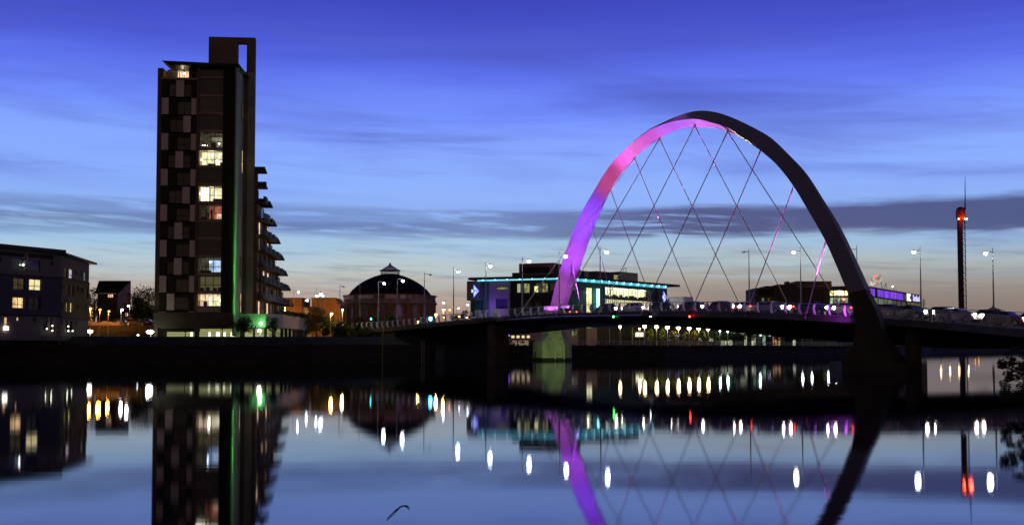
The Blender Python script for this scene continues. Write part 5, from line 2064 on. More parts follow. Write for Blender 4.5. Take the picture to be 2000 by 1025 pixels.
zA, zB2, zC, zD = Q.z(1705, 562), Q.z(1705, 577.5), Q.z(1705, 580), Q.z(1705, 599)
qb('core_wall', 1686, 1800, zA, QZ, -20, -0.6, M_offd)
E_v = lit('violet_wall_light', (0.27, 0.08, 0.95), 1.1, 0.35, 0.25, 0.05)
x = 1686
i = 0
while x < 1766:
    qb('violet_panel', x, x + 4.7, zA - 0.3, zB2, -0.5, -0.3, E_v if i not in (5,) else M_offd)
    x += 5
    i += 1
for i in range(9):
    Q.window(bc, (Q.u(1690 + i * 9), Q.u(1698.6 + i * 9), zD, zC), 1, 1, lit('mint_gallery', (0.24, 0.32, 0.20), 0.75, 0.25, 0.25, 0.2) if i < 6 else M_dark, M_frame, -0.3, 0.15)
    Q.window(bc, (Q.u(1690 + i * 9), Q.u(1698.6 + i * 9), Q.z(1705, 612), Q.z(1705, 602)), 1, 1, MATS['mint_gallery'] if i in (2, 3, 4) else M_dark, M_frame, -0.3, 0.15)
qb('floor_edge', 1686, 1797, zC, zB2 - 0.1, -0.5, 0.2, M_offd)
qb('olive_panel', 1774, 1797, Q.z(1785, 589), Q.z(1785, 596), -0.4, 0.1, lit('olive_wall', (0.17, 0.14, 0.05), 0.8, 0.4, 0.3, 0.5))
qb('roof_edge', 1686, 1797, zA + 0.3, zA - 0.2, -20, 0.3, M_black)
sg = thing('illuminated_sign', tuple(Q.P(Q.u(1770), 0.4, Q.z(1770, 587))), 'white and violet BBC Scotland sign at the end of the violet building', 'sign')
text_part('lettering', 'BBC', Q, Q.u(1769.5, 580), Q.z(1773, 587.3), 0.4, 4.6, emi('sign_white', (1, 1, 1), 1.3), sg, 0.1, 'LEFT', 0.08, 0.82)
text_part('lettering', 'Scotland', Q, Q.u(1781.5, 582), Q.z(1785, 587.5), 0.4, 4.0, emi('sign_violet', (0.55, 0.48, 1.0), 1.3), sg, 0.1, 'LEFT', 0.06, 0.88)
# dishes
for i, (px, py, tilt) in enumerate(((1706.5, 551, 0.5), (1717.5, 545.5, 0.25))):
    Y = 434
    c = pt(px, py, Y)
    ds = thing('satellite_dish', (c.x, c.y, Q.z(1705, 562)), ['lower lit satellite dish on the violet building roof', 'taller lit satellite dish beside its lattice mast'][i], 'satellite dish')
    R_ = 1.9 if i else 1.8
    mbx = MB()
    ax = Vector((-0.55 if i else -0.75, -0.75, 0.35)).normalized()
    e1 = ax.cross(Vector((0, 0, 1))).normalized()
    e2 = e1.cross(ax)
    vs, fs = [], []
    for kk in range(5):
        r = R_ * kk / 4
        for j in range(16):
            t = 2 * math.pi * j / 16
            vs.append(c + e1 * (0.75 * r * math.cos(t)) + e2 * (r * math.sin(t)) + ax * (0.18 * r * r))
    for kk in range(4):
        for j in range(16):
            fs.append((kk * 16 + j, kk * 16 + (j + 1) % 16, (kk + 1) * 16 + (j + 1) % 16, (kk + 1) * 16 + j))
    mbx.add(vs, fs, True)
    part('dish', mbx, mat('dish_white', (0.62, 0.56, 0.5), 0.5), ds)
    mbx = MB()
    part('feed_arm', MB().tube(c, c + ax * 2.6, 0.10, 0.06, 6), M_pole, ds)
    for sx in (-1, 1):
        part('leg', MB().tube((c.x + sx * 1.3, c.y, Q.z(1705, 562)), tuple(c), 0.12, None, 5), M_pole, ds)
    light('POINT', 'dish_flood', (c.x - 3, c.y - 5, c.z - 1.5), (1, 0.95, 0.9), 700, None, 0.3)
mst = thing('roof_beacon', tuple(pt(1709, 541, 433)), 'red beacon on a thin mast above the dishes', 'beacon')
part('mast', MB().tube(tuple(pt(1709, 561, 433)), tuple(pt(1709, 541, 433)), 0.08, None, 5), M_pole, mst)
part('lamp', MB().ball(pt(1709, 540, 433), 0.5, 10, 8), emi('red_beacon2', (1, 0.12, 0.08), 2.2), mst)
for i, (px, y0, y1) in enumerate(((1722, 563, 552), (1727, 563, 553), (1731, 564, 553), (1744, 566, 557), (1750, 567, 562))):
    part('roof_antenna', MB().tube(tuple(pt(px, y0, 440)), tuple(pt(px + (i % 2) * 3, y1, 440)), 0.12, None, 5), M_pole, bc)
part('roof_lamp', MB().ball(pt(1743.5, 559.5, 440), 0.28, 8, 6), emi('roof_bulb', (1, 1, 0.9), 10), bc)
# lattice sheds in front of it
for i, (a, b, y0) in enumerate(((1742, 1760, 601), (1762, 1790, 599), (1798, 1809, 600))):
    mbx = MB()
    F3 = Fac((pt(a, 600, 395).x, 395), (pt(b, 600, 395).x, 395))
    k = thing('quay_shed', tuple(F3.P(0, 0, QZ)), ['small flat shed left of the cut steel frames', 'grey quay shed with steel frames on its roof', 'narrow white mast house right of the violet building'][i], 'shed')
    F3.box(mbx, 0, F3.L, QZ, F3.z(a, 606), -4, 0)
    part('wall', mbx, M_sblk, k)
    for j in range(5):
        mbx = MB()
        uu_ = F3.L * j / 5
        mbx.tube(F3.P(uu_, 0, F3.z(a, 606)), F3.P(uu_ + F3.L / 10, 0, F3.z(a, y0)), 0.10, None, 4)
        part('frame_brace', mbx, M_rail, k)
        mbx = MB()
        mbx.tube(F3.P(uu_ + F3.L / 10, 0, F3.z(a, y0)), F3.P(uu_ + F3.L / 5, 0, F3.z(a, 606)), 0.10, None, 4)
        part('frame_brace', mbx, M_rail, k)
mm = thing('ship_mast', tuple(pt(1804, 612, 400)), 'slim white signal mast with crossbars left of the tall viewing tower', 'mast')
part('pole', MB().tube(tuple(pt(1804, 612, 400)), tuple(pt(1804, 583, 400)), 0.25, 0.12, 6), M_rail, mm)
for y in (587, 591, 595):
    part('crossbar', MB().tube(tuple(pt(1801, y, 400)), tuple(pt(1808, y, 400)), 0.12, None, 5), M_rail, mm)

# ------------------------------------------------------------------ tall viewing tower
TY = 783.0
vt = thing('viewing_tower', (pt(1880, 600, TY).x, TY, QZ), 'very tall slim viewing tower with red lights and a needle antenna', 'tower')
M_tw = mat('tower_steel', (0.05, 0.04, 0.045), 0.5)
c = pt(1877.3, 600, TY)
sw = 5.0 / FPX * TY
part('lift_shaft', MB().lathe(c.x, TY, [(sw, QZ), (sw, zat(433, TY)), (sw * 0.9, zat(425, TY))], 24), M_tw, vt)
cx2 = pt(1886.3, 600, TY).x
l0, l1 = pt(1883.6, 600, TY).x, pt(1888.6, 600, TY).x
for x in (l0, l1):
    part('stair_post', MB().tube((x, TY + 1, QZ), (x, TY + 1, zat(430, TY)), 0.33, None, 6), M_tw, vt)
z = QZ
dz = 14.0 / FPX * TY * 0.8
while z < zat(436, TY):
    part('landing', MB().tube((l0, TY + 1, z), (l1, TY + 1, z), 0.30, None, 5), M_tw, vt)
    part('stair_flight', MB().tube((l0, TY + 1, z), (l1, TY + 1, z + dz), 0.16, None, 4), M_tw, vt)
    z += dz
cab = [(1.0, 434), (1.55, 428), (1.72, 420), (1.7, 412), (1.45, 408), (0.9, 405), (0.2, 404)]
part('cabin', MB().lathe(pt(1879.5, 600, TY).x, TY, [(r * sw * 1.05, zat(y, TY)) for r, y in cab], 24), mat('cabin_clad', (0.12, 0.06, 0.05), 0.5), vt)
part('antenna', MB().path([pt(1885, 410, TY), pt(1885, 396, TY), pt(1885, 345, TY)], [0.75, 0.42, 0.15], 8), M_tw, vt)
for x in (1872.8, 1884.5, 1888.0):
    p = pt(x, 427.5, TY - 5)
    part('red_lamp', MB().ball(p, 0.62, 10, 8), emi('red_tower_lamp', (1.0, 0.07, 0.025), 45), vt)
    light('POINT', 'red_glow', (p.x, p.y - 2.2, p.z + 0.5), (1, 0.08, 0.03), 900, None, 0.3)
# far cable-stayed footbridge
fb = thing('cable_stayed_footbridge', tuple(pt(1938, 618, 640)), 'small far footbridge hung on fanned cables right of the viewing tower', 'footbridge')
part('pylon', MB().tube(tuple(pt(1939, 660, 640)), tuple(pt(1939, 596, 640)), 0.8, 0.4, 8), M_pole, fb)
for x, y in ((1900, 619), (1911, 619), (1922, 619), (1957, 619), (1976, 621), (2003, 622)):
    part('stay_cable', MB().tube(tuple(pt(1939, 599.5, 640)), tuple(pt(x, y, 640)), 0.22, None, 5), M_tw, fb)
mbx = MB()
a, b = pt(1893, 636, 640), pt(2060, 636, 640)
mbx.box(a.x, b.x, 638, 642, a.z - 1, a.z)
part('deck', mbx, M_offd, fb)

# ------------------------------------------------------------------ street lamps
WHITE = (0.86, 0.95, 1.0)
COOL = (0.72, 0.84, 1.0)
ORANGE = (1.0, 0.34, 0.03)
WARM = (1.0, 0.72, 0.34)
CREAM = (1.0, 0.88, 0.72)
LCOL = {'white': WHITE, 'cool': COOL, 'orange': ORANGE, 'warm': WARM, 'cream': CREAM, 'amber': (1.0, 0.52, 0.13), 'cyan': (0.10, 0.75, 1.0), 'mint': (0.75, 1.0, 0.9)}


GB = 'tall lamps along the bridge'


def lamp(Y, zb, px, ytop, hx, hy, col, label, r=0.30, power=60, group=None, thick=0.085, arm=True, dirv=None, spike=True, glow=0):
    r *= 0.68 if col != 'warm' else 0.92
    power = {'orange': 12, 'warm': 34, 'amber': 22}.get(col, 48)
    base = pt(px, ytop, Y)
    base.z = zb
    topz = pt(px, ytop, Y).z
    head = pt(hx, hy, Y)
    if dirv is not None:
        # arm runs square to the bridge deck
        dv = Vector(dirv)
        q = ray(hx, hy)[0]
        k = (q * base.y - base.x) / (dv.x - q * dv.y)
        head = Vector((base.x + dv.x * k, base.y + dv.y * k, 0))
        head.z = CAMH + ray(hx, hy)[1] * head.y
    t = thing('street_lamp', tuple(base), label, 'street lamp', group)
    part('pole', MB().path([base, base.lerp(Vector((base.x, base.y, topz)), 0.5), Vector((base.x, base.y, topz))], [thick * 1.3, thick, thick * 0.45 if spike else thick * .8], 8), M_pole, t)
    part('pole_base', MB().tube(base, base + Vector((0, 0, 0.9)), thick * 1.8, thick * 1.7, 8), M_pole, t)
    if arm:
        za = head.z + r * 1.3
        part('arm', MB().tube((base.x, base.y, za), (head.x, head.y, za), 0.045, 0.035, 6), M_pole, t)
    else:
        za = head.z + r * 1.2
    hb = part('lamp_head', MB().ball((head.x, head.y, head.z + r * 0.75), r * 1.15, 12, 6, 0.42), M_pole, t)
    if col:
        part('lens', MB().ball((head.x, head.y, head.z), r, 12, 8, 0.85), emi('lamp_' + col + str(power), LCOL[col], power), t)
        if group == GB:
            glow = 220
        if glow:
            light('POINT', 'lamp_glow', (head.x, head.y - r * 0.6, head.z - r * 1.25), LCOL[col], glow, None, 0.3 if glow < 1000 else 0.4, parent=t)
    return t


GB = 'tall lamps along the bridge'
ND = (NX, NY, 0)
for px, yt, hx, hy, col, lab in (
        (886, 521, 895, 530.5, 'cool', 'tall lit bridge lamp standing left of the corner sign block'),
        (949, 511, 957.5, 519.5, 'cool', 'tall lit bridge lamp in front of the left arrow sign'),
        (1020, 501, 1033, 510.5, 'white', 'tall lit bridge lamp in front of the rooftop plant room'),
        (1092, 491.5, 1105, 501, 'cool', 'tall lit bridge lamp in front of the far foot of the arch'),
        (1172, 482, 1185, 492.5, 'white', 'tall lit bridge lamp just right of the arch leg'),
        (829, 531, 841, 539, None, 'unlit tall lamp at the right edge of the rotunda'),
        (776, 546, 787, 548.5, 'white', 'lit tall lamp in front of the right half of the dome'),
        (739, 550, 750.5, 553.5, 'white', 'lit tall lamp in front of the middle of the dome'),
        (664, 555, 671, 562, None, 'unlit tall lamp left of the rotunda')):
    Y = Yn_of(px, 0.6)
    lamp(D(Y, 0.6, 0).y, ztop(Y), px, yt, hx, hy, col, lab, 0.36, 60, GB, dirv=ND)
p = D(Yn_of(703, 0.6), 0.6, 0)
pl_ = thing('flagpole', (p.x, p.y, 5), 'bare thin pole in front of the left half of the rotunda', 'pole')
part('pole', MB().tube((p.x, p.y, 4.5), tuple(pt(703, 550, p.y)), 0.08, 0.04, 6), M_pole, pl_)
for px, yt, hx, hy, col, lab in (
        (1462.5, 487, 1452.5, 494.5, None, 'unlit tall bridge lamp between crossed cables right of the arch centre'),
        (1563, 482, 1550, 493, 'cream', 'lit tall bridge lamp in front of the dark office building'),
        (1673, 479, 1660, 490, None, 'tall bridge lamp mostly hidden behind the near arch leg'),
        (1797, 481, 1785, 492.5, 'white', 'lit tall bridge lamp beside the violet broadcast building'),
        (1938.5, 484, 1925, 495, 'white', 'lit tall bridge lamp right of the viewing tower')):
    Y = Yn_of(px, W - 0.6)
    lamp(D(Y, W - 0.6, 0).y, ztop(Y), px, yt, hx, hy, col, lab, 0.30, 60, GB, dirv=ND)
for Y, zb, px, yt, hx, hy, col, lab, r in (
        (222, 4.25, 574, 563, 583, 570.5, 'white', 'white lamp on a tall pole beside the stepped balconies', 0.30),
        (218, 4.25, 594, 582, 600, 586.5, 'cool', 'bluish white lamp low in front of the warehouse', 0.32),
        (224, 4.25, 618, 562, 619, 578, 'white', 'left of two close white lamps over the warehouse roof line', 0.32),
        (220, 4.25, 625.5, 566, 627, 574.5, 'white', 'brightest white lamp over the warehouse roof line', 0.42),
        (226, 4.25, 634, 577, 631, 578, 'white', 'short lamp pole right of the two close white lamps', 0.20),
        (232, 4.25, 871, 589, 866.5, 591, 'white', 'white lamp above the cluster of orange lamps', 0.32),
        (236, 4.25, 891, 601, 896, 602, 'white', 'short white lamp right of the orange lamps', 0.28),
        (240, 3.5, 912, 593, 913.5, 595, 'cool', 'bluish lamp at the corner of the television building', 0.30)):
    lamp(Y, zb, px, yt, hx, hy, col, lab, r, 60, 'road lamps beyond the bridge', 0.07)
for Y, px, yt, hx, hy, col, lab, r in (
        (205, 176.5, 600, 177, 602.5, 'orange', 'leftmost orange lamp beside the ochre wing', 0.33),
        (206, 195, 602, 195.5, 604.5, 'orange', 'middle orange lamp of the three beside the ochre wing', 0.30),
        (208, 212, 605, 213, 607.5, 'orange', 'rightmost orange lamp in front of the gabled house', 0.28),
        (216, 236.5, 602, 239, 604.5, 'cream', 'lower white lamp in front of the low beige house', 0.27),
        (222, 253.5, 595, 250.5, 597, 'cream', 'upper white lamp in front of the low beige house', 0.27),
        (205, 646, 610, 647.5, 612.5, 'amber', 'bright amber lamp among the trees left of the rotunda', 0.36),
        (290, 669, 602, 669.5, 604.5, 'amber', 'small orange lamp against the left edge of the rotunda', 0.32),
        (290, 556, 598, 556, 600.5, 'amber', 'added unseen orange lamp behind the stepped balconies lighting the warehouse', 0.32),  # unseen lamp added to brighten the warehouse front
        (228, 866, 602, 866.5, 604.5, 'amber', 'largest amber lamp in the cluster right of the rotunda', 0.42),
        (234, 879, 602, 878.5, 605, 'orange', 'orange lamp at the right of the amber cluster', 0.30),
        (222, 851, 611, 851.5, 614, 'amber', 'amber lamp at the lower left of the cluster', 0.36),
        (224, 868, 617, 868.5, 620, 'amber', 'lowest amber lamp of the cluster behind the parapet', 0.34),
        (216, 896.5, 615, 896.5, 618, 'amber', 'amber light behind the parapet right of the cluster', 0.26),
        (214, 911, 617, 911.5, 620, 'amber', 'small amber light behind the parapet before the glazed bay', 0.20),
        (208, 816, 624, 816.5, 627.5, 'amber', 'small amber light behind the parapet left of the cyan light', 0.24)):
    lamp(Y, 4.2, px, yt, hx, hy, col, lab, r, 40 if col == 'orange' else 50, 'sodium lamps on the far bank', 0.06, arm=False, spike=False,
         glow={176.5: 900, 195: 1300, 212: 900, 236.5: 500, 253.5: 500, 646: 900, 669: 4500, 556: 4500, 866: 1300, 816: 900, 851: 900}.get(px, 0))


def quay_Y(px, back=6.0):
    q = ray(px, 660)[0]
    tt = (q * 256 - 36.4) / (65.6 - 74 * q)
    if tt < 0:
        tt = (q * 256 - 36.4) / (38.1 - 21 * q)
        return 256 + 21 * tt + back
    return 256 + 74 * tt + back


names7 = ['first', 'second', 'third', 'fourth', 'fifth', 'sixth', 'seventh']
for i, (x, y) in enumerate(((1259, 637), (1282.3, 637.8), (1303.5, 639), (1325, 640), (1346, 641), (1364.5, 641.5), (1383, 642))):
    lamp(quay_Y(x), QZ, x, y - 2, x, y, 'warm', names7[i] + ' warm globe lamp from the left in the promenade row', 0.50, 50, 'warm promenade lamps', 0.06, arm=False, spike=False, glow=260)
for i, (x, y, r, c, lab) in enumerate(((1249, 641.5, 0.22, 'warm', 'small warm lamp left of the promenade row'), (1211, 637.5, 0.36, 'warm', 'warm promenade lamp half hidden by the deck right of the far foot'),
                                       (1484, 647.5, 0.42, 'mint', 'bright white lamp before the glass pavilion'), (1406, 646, 0.30, 'mint', 'left round white lamp on the pavilion front'),
                                       (1421, 647, 0.26, 'mint', 'right round white lamp on the pavilion front'),
                                       (1567, 650, 0.15, 'white', 'slim lit pole left of the green lit trees'), (1585, 651, 0.15, 'white', 'slim lit pole between the green lit trees'),
                                       (1617, 652, 0.15, 'white', 'slim lit pole right of the green lit trees'), (1632, 653, 0.15, 'white', 'slim lit pole nearest the arch leg'))):
    lamp(quay_Y(x, 5), QZ, x, y - 1, x, y, c, lab, r, 50, 'promenade lamps under the right half of the deck', 0.06, arm=False, spike=False, glow=200)
for i, (x, y, c) in enumerate(((1804, 650, 'warm'), (1837, 650, 'warm'), (1854.5, 651, 'warm'), (1872.5, 651, 'warm'), (1890.5, 651, 'warm'), (1904, 668, 'orange'), (1911, 668, 'orange'))):
    lamp(560 + 12 * i, 4, x, y - 1, x, y, c, ['first', 'second', 'third', 'fourth', 'fifth', 'left amber', 'right amber'][i] + ' far riverside lamp behind the right deck, seen mirrored in the water', 0.5 if c == 'warm' else 0.45, 50 if c == 'warm' else 40, 'far riverside lamps', 0.12, arm=False, spike=False)

# signals
ts = thing('traffic_light', tuple(pt(725, 640, 206)), 'traffic light showing green between the dark trees before the rotunda', 'traffic light')
part('pole', MB().tube((pt(725, 640, 206).x, 206, 4.2), tuple(pt(725, 616, 206)), 0.06, None, 6), M_pole, ts)
mb = MB()
q = pt(725, 620, 206)
mb.box(q.x - 0.2, q.x + 0.2, 205.9, 206.2, q.z - 0.7, q.z + 0.5)
part('signal_head', mb, M_black, ts)
part('green_lamp', MB().ball(pt(725, 622.3, 205.8), 0.17, 10, 6), emi('green_signal', (0.05, 1.0, 0.75), 14), ts)
cy = thing('traffic_light', tuple(pt(841, 630, 205)), 'bright cyan signal light behind the parapet left of the amber cluster', 'traffic light')
part('pole', MB().tube((pt(841, 640, 205).x, 205, 4.5), tuple(pt(841, 620, 205)), 0.07, None, 6), M_pole, cy)
mb = MB()
q = pt(841, 622, 205)
mb.box(q.x - 0.25, q.x + 0.25, 205, 205.3, q.z - 0.7, q.z + 0.5)
part('signal_head', mb, M_black, cy)
part('cyan_lamp', MB().ball(pt(841, 622.3, 204.8), 0.33, 10, 6), emi('cyan_signal', LCOL['cyan'], 45), cy)
for px, y, col, nm, lab in ((1198, 618.3, (0.05, 1.0, 0.08), 'green', 'green navigation light under the deck edge before the cyan column'),
                            (1347, 618, (1.0, 0.03, 0.02), 'red', 'red navigation light under the middle of the deck'),
                            (1270, 618, (0.7, 0.8, 1.0), 'white', 'small white navigation light on the deck fascia')):
    Y = Yn_of(px, -0.3)
    p = D(Y, -0.3, 0)
    p.z = pt(px, y, p.y).z
    t = thing('navigation_light', tuple(p), lab, 'navigation light')
    part('lens', MB().ball(p, 0.07 if nm == 'white' else 0.11, 10, 6), emi('nav_' + nm, col, 40), t)
    mb = MB()
    mb.box(p.x - 0.3, p.x + 0.3, p.y + 0.05, p.y + 0.3, p.z - 0.1, p.z + 0.55)
    part('bracket', mb, M_black, t)

# low floodlights at the car park and forecourt
for px, py, Y, rx, col, pw, lab in ((175, 647, 200, 0.55, (1, 1, 0.72), 26, 'white floodlight low beside the ochre wing'),
                                    (293, 648, 187.5, 0.62, (1, 1, 0.72), 30, 'white floodlight low at the left end of the car park'),
                                    (507, 645.5, 189, 0.36, (1, 1, 0.80), 60, 'white floodlight under the green lamp on the podium wall'),
                                    (269.5, 654, 186, 0.16, (1, 1, 0.8), 16, 'small white ground light left of the car park floodlight')):
    p = pt(px, py, Y)
    t = thing('floodlight', tuple(p), lab, 'floodlight')
    part('lens', MB().ball(p, rx, 12, 8, 0.5), emi('flood_%d_%d' % (px, pw), col, pw), t)
    mb = MB()
    mb.box(p.x - rx * 1.2, p.x + rx * 1.2, Y + 0.1, Y + 0.5, p.z + rx * 0.45, p.z + rx * 0.7)
    part('hood', mb, M_black, t)
    part('post', MB().tube((p.x, Y + 0.4, 4.0), (p.x, Y + 0.4, p.z + rx * .5), 0.07, None, 6), M_pole, t)
p = pt(509.5, 631.5, 194.6)
gt = thing('wall_lamp', tuple(p), 'bright green lamp on the podium wall at the tower corner', 'lamp')
part('lens', MB().ball(p, 0.30, 12, 8), emi('green_lamp', (0.25, 1.0, 0.25), 40), gt)
part('bracket', MB().tube(p, p + Vector((0, 0.9, 0)), 0.06, None, 6), M_black, gt)
light('POINT', 'green_glow', (p.x, p.y - 0.9, p.z), (0.08, 1.0, 0.08), 110, None, 0.2)
light('POINT', 'park_glow', tuple(pt(290, 646, 186)), (0.95, 1, 0.6), 120, None, 0.3)

# ------------------------------------------------------------------ arch floodlighting
def flood(src, aim_px, col, energy, spot, label, blend=1.0):
    src = Vector(src)
    aim = pt(aim_px[0], aim_px[1], Yp(aim_px[0]))
    t = thing('floodlight', tuple(src), label, 'floodlight')
    d = (aim - src).normalized()
    part('lamp_body', MB().tube(src - d * 0.45, src, 0.16, 0.24, 10), M_black, t)
    part('foot_bracket', MB().tube(src - d * 0.3 - Vector((0, 0, 0.45)), src - d * 0.3, 0.05, None, 6), M_black, t)
    light('SPOT', 'beam', tuple(src + d * 0.05), col, energy, tuple(aim), 0.15, spot, blend, t)


PURP = (0.62, 0.14, 1.0)


def AP(s, z, off=0.0):
    return (35.5 - 27.5 * s + off, 106 + 92 * s, z)


flood(AP(0.83, 8.2, -1.5), (1092, 580), (0.70, 0.15, 1.0), 25000, 50, 'violet floodlight on the deck close to the far foot of the arch')
flood(AP(0.82, 8.2, -0.6), (1112, 490), (0.46, 0.08, 1.0), 66000, 48, 'violet floodlight on the deck aimed up the far arch leg')
flood(AP(0.78, 8.2, -0.5), (1145, 415), (0.26, 0.06, 1.0), 125000, 52, 'deep violet floodlight on the deck aimed above the far arch leg')
flood(AP(0.72, 8.2, 0.0), (1205, 335), (0.90, 0.10, 0.50), 80000, 50, 'crimson floodlight on the deck aimed at the rising arch')
flood(AP(0.66, 8.2, 0.0), (1245, 288), (0.86, 0.14, 0.90), 200000, 44, 'pink floodlight on the deck aimed at the left shoulder of the arch')
flood(AP(0.58, 8.2, 0.0), (1320, 250), (0.50, 0.14, 1.0), 260000, 40, 'violet floodlight on the deck aimed at the crown of the arch')
flood(AP(0.47, 8.2, 0.0), (1390, 250), (0.75, 0.22, 1.0), 140000, 32, 'mauve floodlight on the deck right of the arch crown')
flood(AP(0.38, 8.2, 0.0), (1445, 270), (1.0, 0.9, 0.6), 110000, 15, 'warm white floodlight on the deck below the right shoulder of the arch')
# cable and parapet lighting by the near foot
Y = Yn_of(1668, -1.0)
p = D(Y, -1.3, ztop(Y) + 0.2)
for (dx, col, en) in ((0, (0.62, 0.06, 1.0), 340), ):
    t = thing('floodlight', tuple(p), 'violet floodlight on the deck edge beside the near arch leg', 'floodlight')
    part('lamp_body', MB().tube(p - Vector((0, 0, 0.3)), p, 0.2, None, 10), M_black, t)
    part('mount_arm', MB().tube(p - Vector((0, 0, 0.2)), D(Y, 0.1, ztop(Y) - 0.1), 0.06, None, 6), M_black, t)
    light('SPOT', 'beam', tuple(p + Vector((-0.3, -0.3, 0.5))), col, 900, tuple(D(Y + 7, -0.2, ztop(Y) + 0.4)), 0.2, 110, 1.0, parent=t)


def cable_flood(k, col, en, lab, sp=9):
    Y = Yn_of(near_end[k], -0.1)
    e = D(Y, -0.1, ztop(Y) - 0.25)
    x, y = nodes[k]
    top = pt(x, y, Yp(x))
    src = e + Vector((-0.2, -1.6, 0.3))
    t = thing('floodlight', tuple(src), lab, 'floodlight')
    part('lamp_body', MB().tube(src - Vector((0, 0, 0.3)), src, 0.16, None, 8), M_black, t)
    part('mount_arm', MB().tube(src - Vector((0, 0, 0.25)), e, 0.05, None, 6), M_black, t)
    light('SPOT', 'beam', tuple(src), col, en, tuple(e.lerp(top, 0.8)), 0.1, sp, 0.6, t)


cable_flood(0, (0.95, 0.10, 1.0), 190000, 'magenta cable floodlight nearest the near arch leg', 14)
cable_flood(1, (0.85, 0.08, 0.75), 210000, 'magenta cable floodlight second from the near arch leg', 10)
cable_flood(2, (1.0, 0.05, 0.25), 60000, 'red cable floodlight below the right shoulder of the arch', 10)
cable_flood(6, (0.9, 0.92, 1.0), 26000, 'white cable floodlight left of the far foot of the arch', 14)
Y = Yn_of(far_end[4], W)
src = D(Y - 1.5, W + 0.6, ztop(Y) + 0.1)
t = thing('floodlight', tuple(src), 'warm cable floodlight on the far edge below the office building', 'floodlight')
part('lamp_body', MB().tube(src - Vector((0, 0, 0.4)), src, 0.16, None, 8), M_black, t)
light('SPOT', 'beam', tuple(src), (1.0, 0.72, 0.52), 22000, tuple(D(Y, W, ztop(Y) + 0.5).lerp(pt(nodes[4][0], nodes[4][1], Yp(nodes[4][0])), 0.35)), 0.1, 22, 0.8, t)
# added yellow-green spot that brightens the far foot pier
p = pt(1078, 700, 186)
light('SPOT', 'pier_glow', (p.x - 3, 181, 1.9), (0.72, 1.0, 0.38), 4200, tuple(pt(1080, 678, 198)), 0.15, 32, 0.9)
pg = thing('floodlight', (p.x - 3, 181.2, 1.2), 'added green spot on a pile lighting the far foot of the arch', 'floodlight')
part('pile', MB().tube((p.x - 3, 181.2, -1.5), (p.x - 3, 181.2, 1.7), 0.09, None, 6), M_black, pg)
# ------------------------------------------------------------------ railings along the quays
def railing(line, z, label, step, h=1.1, rails=(1.0, 0.66, 0.33), m=None, nm='railing', off=-0.2, bars=0):
    m = m or M_rail
    t = thing('quay_railing', (line[0][0], line[0][1], z), label, 'railing')
    pmesh = mesh_from('railing_post', MB().box(-0.05, 0.05, -0.05, 0.05, 0, h), m)
    mbars = MB()
    for a, b in zip(line[:-1], line[1:]):
        f = Fac(a, b)
        n = max(1, int(f.L / step))
        for i in range(n):
            o = bpy.data.objects.new('railing_post', pmesh)
            COL.objects.link(o)
            o.parent = t
            o.location = f.P(f.L * i / n, off, z) - ORG[t.name]
        for r in rails:
            part('handrail' if r == rails[0] else 'lower_rail', MB().tube(f.P(0, off, z + h * r), f.P(f.L, off, z + h * r), 0.04 if r == rails[0] else 0.022, None, 5), m, t)
        if bars:
            k = int(f.L / bars)
            for i in range(k):
                mbars.tube(f.P(f.L * i / k, off, z), f.P(f.L * i / k, off, z + h), 0.022, None, 3, False)
    if bars:
        part('baluster', mbars, m, t, None, 'stuff')
    return t


railing(quay[1:5], QZ + 0.18, 'dim steel railing on the quay below the tower block and trees', 2.2, m=mat('dull_rail', (0.07, 0.07, 0.06), 0.7))
railing([(-1.7, 235), (36.4, 256)], QZ + 0.18, 'pale lit railing on the quay right of the far foot', 2.0, bars=0.5)
railing([(36.4, 256), (102, 330)], QZ + 0.18, 'lit promenade railing below the row of warm lamps', 2.4, bars=0.6)
railing([(102, 330), (183, 470), (325, 650)], QZ + 0.18, 'thin pale railing of the far quay right of the arch', 5.0)

# ------------------------------------------------------------------ promenade trees
for i, (px, yt, wd, m, lab, bare) in enumerate((
        (1197, 646, 12, M_leaf_y, 'bare warm lit tree left of the tall promenade pole', True), (1212, 643, 15, M_leaf_y, 'bare pale lit tree right of the far foot', True),
        (1236, 645, 14, M_leaf_g, 'small leafy tree before the lit window behind the quay', False),
        (1271, 644, 15, M_leaf_g, 'green tree between the first and second warm lamps', False), (1293, 643, 15, M_leaf_g, 'green tree between the second and third warm lamps', False),
        (1315, 644, 14, M_leaf_y, 'yellow lit tree between the third and fourth warm lamps', False), (1337, 645, 14, M_leaf_g, 'green tree above the blue signs', False),
        (1356, 646, 13, M_leaf_y, 'yellow lit tree between the fifth and sixth warm lamps', False), (1374, 646, 13, M_leaf_g, 'green tree between the sixth and seventh warm lamps', False),
        (1398, 648, 20, M_leaf_d, 'dark tree at the left end of the glass pavilion', False), (1431, 643, 26, M_leaf_d, 'dark round tree before the middle of the pavilion', False),
        (1463, 642, 27, M_leaf_d, 'larger dark round tree left of the bright white lamp', False), (1415, 648, 15, M_leaf_d, 'small dark tree between the two round ones', False),
        (1519, 646, 22, M_leaf_d, 'dark tree above the orange lit shop front', False), (1541, 646, 22, M_leaf_d, 'dark green tree right of the orange shop lights', False),
        (1556, 647, 18, M_leaf_g, 'first green lit tree near the slim poles', False), (1580, 648, 17, M_leaf_g, 'second green lit tree near the slim poles', False),
        (1607, 650, 17, M_leaf_g, 'third green lit tree near the slim poles', False), (1624, 651, 16, M_leaf_g, 'last green lit tree before the arch leg', False),
        (1648, 653, 20, M_leaf_d, 'dark tree right beside the arch leg', False))):
    Y = quay_Y(px, 9)
    z = pt(px, yt, Y).z
    tree((pt(px, 660, Y).x, Y, QZ), z - QZ, wd / FPX * Y * 1.15, m, lab, 100 + i, 0.35, nleaf=0.9, ls=0.2, bare=bare)
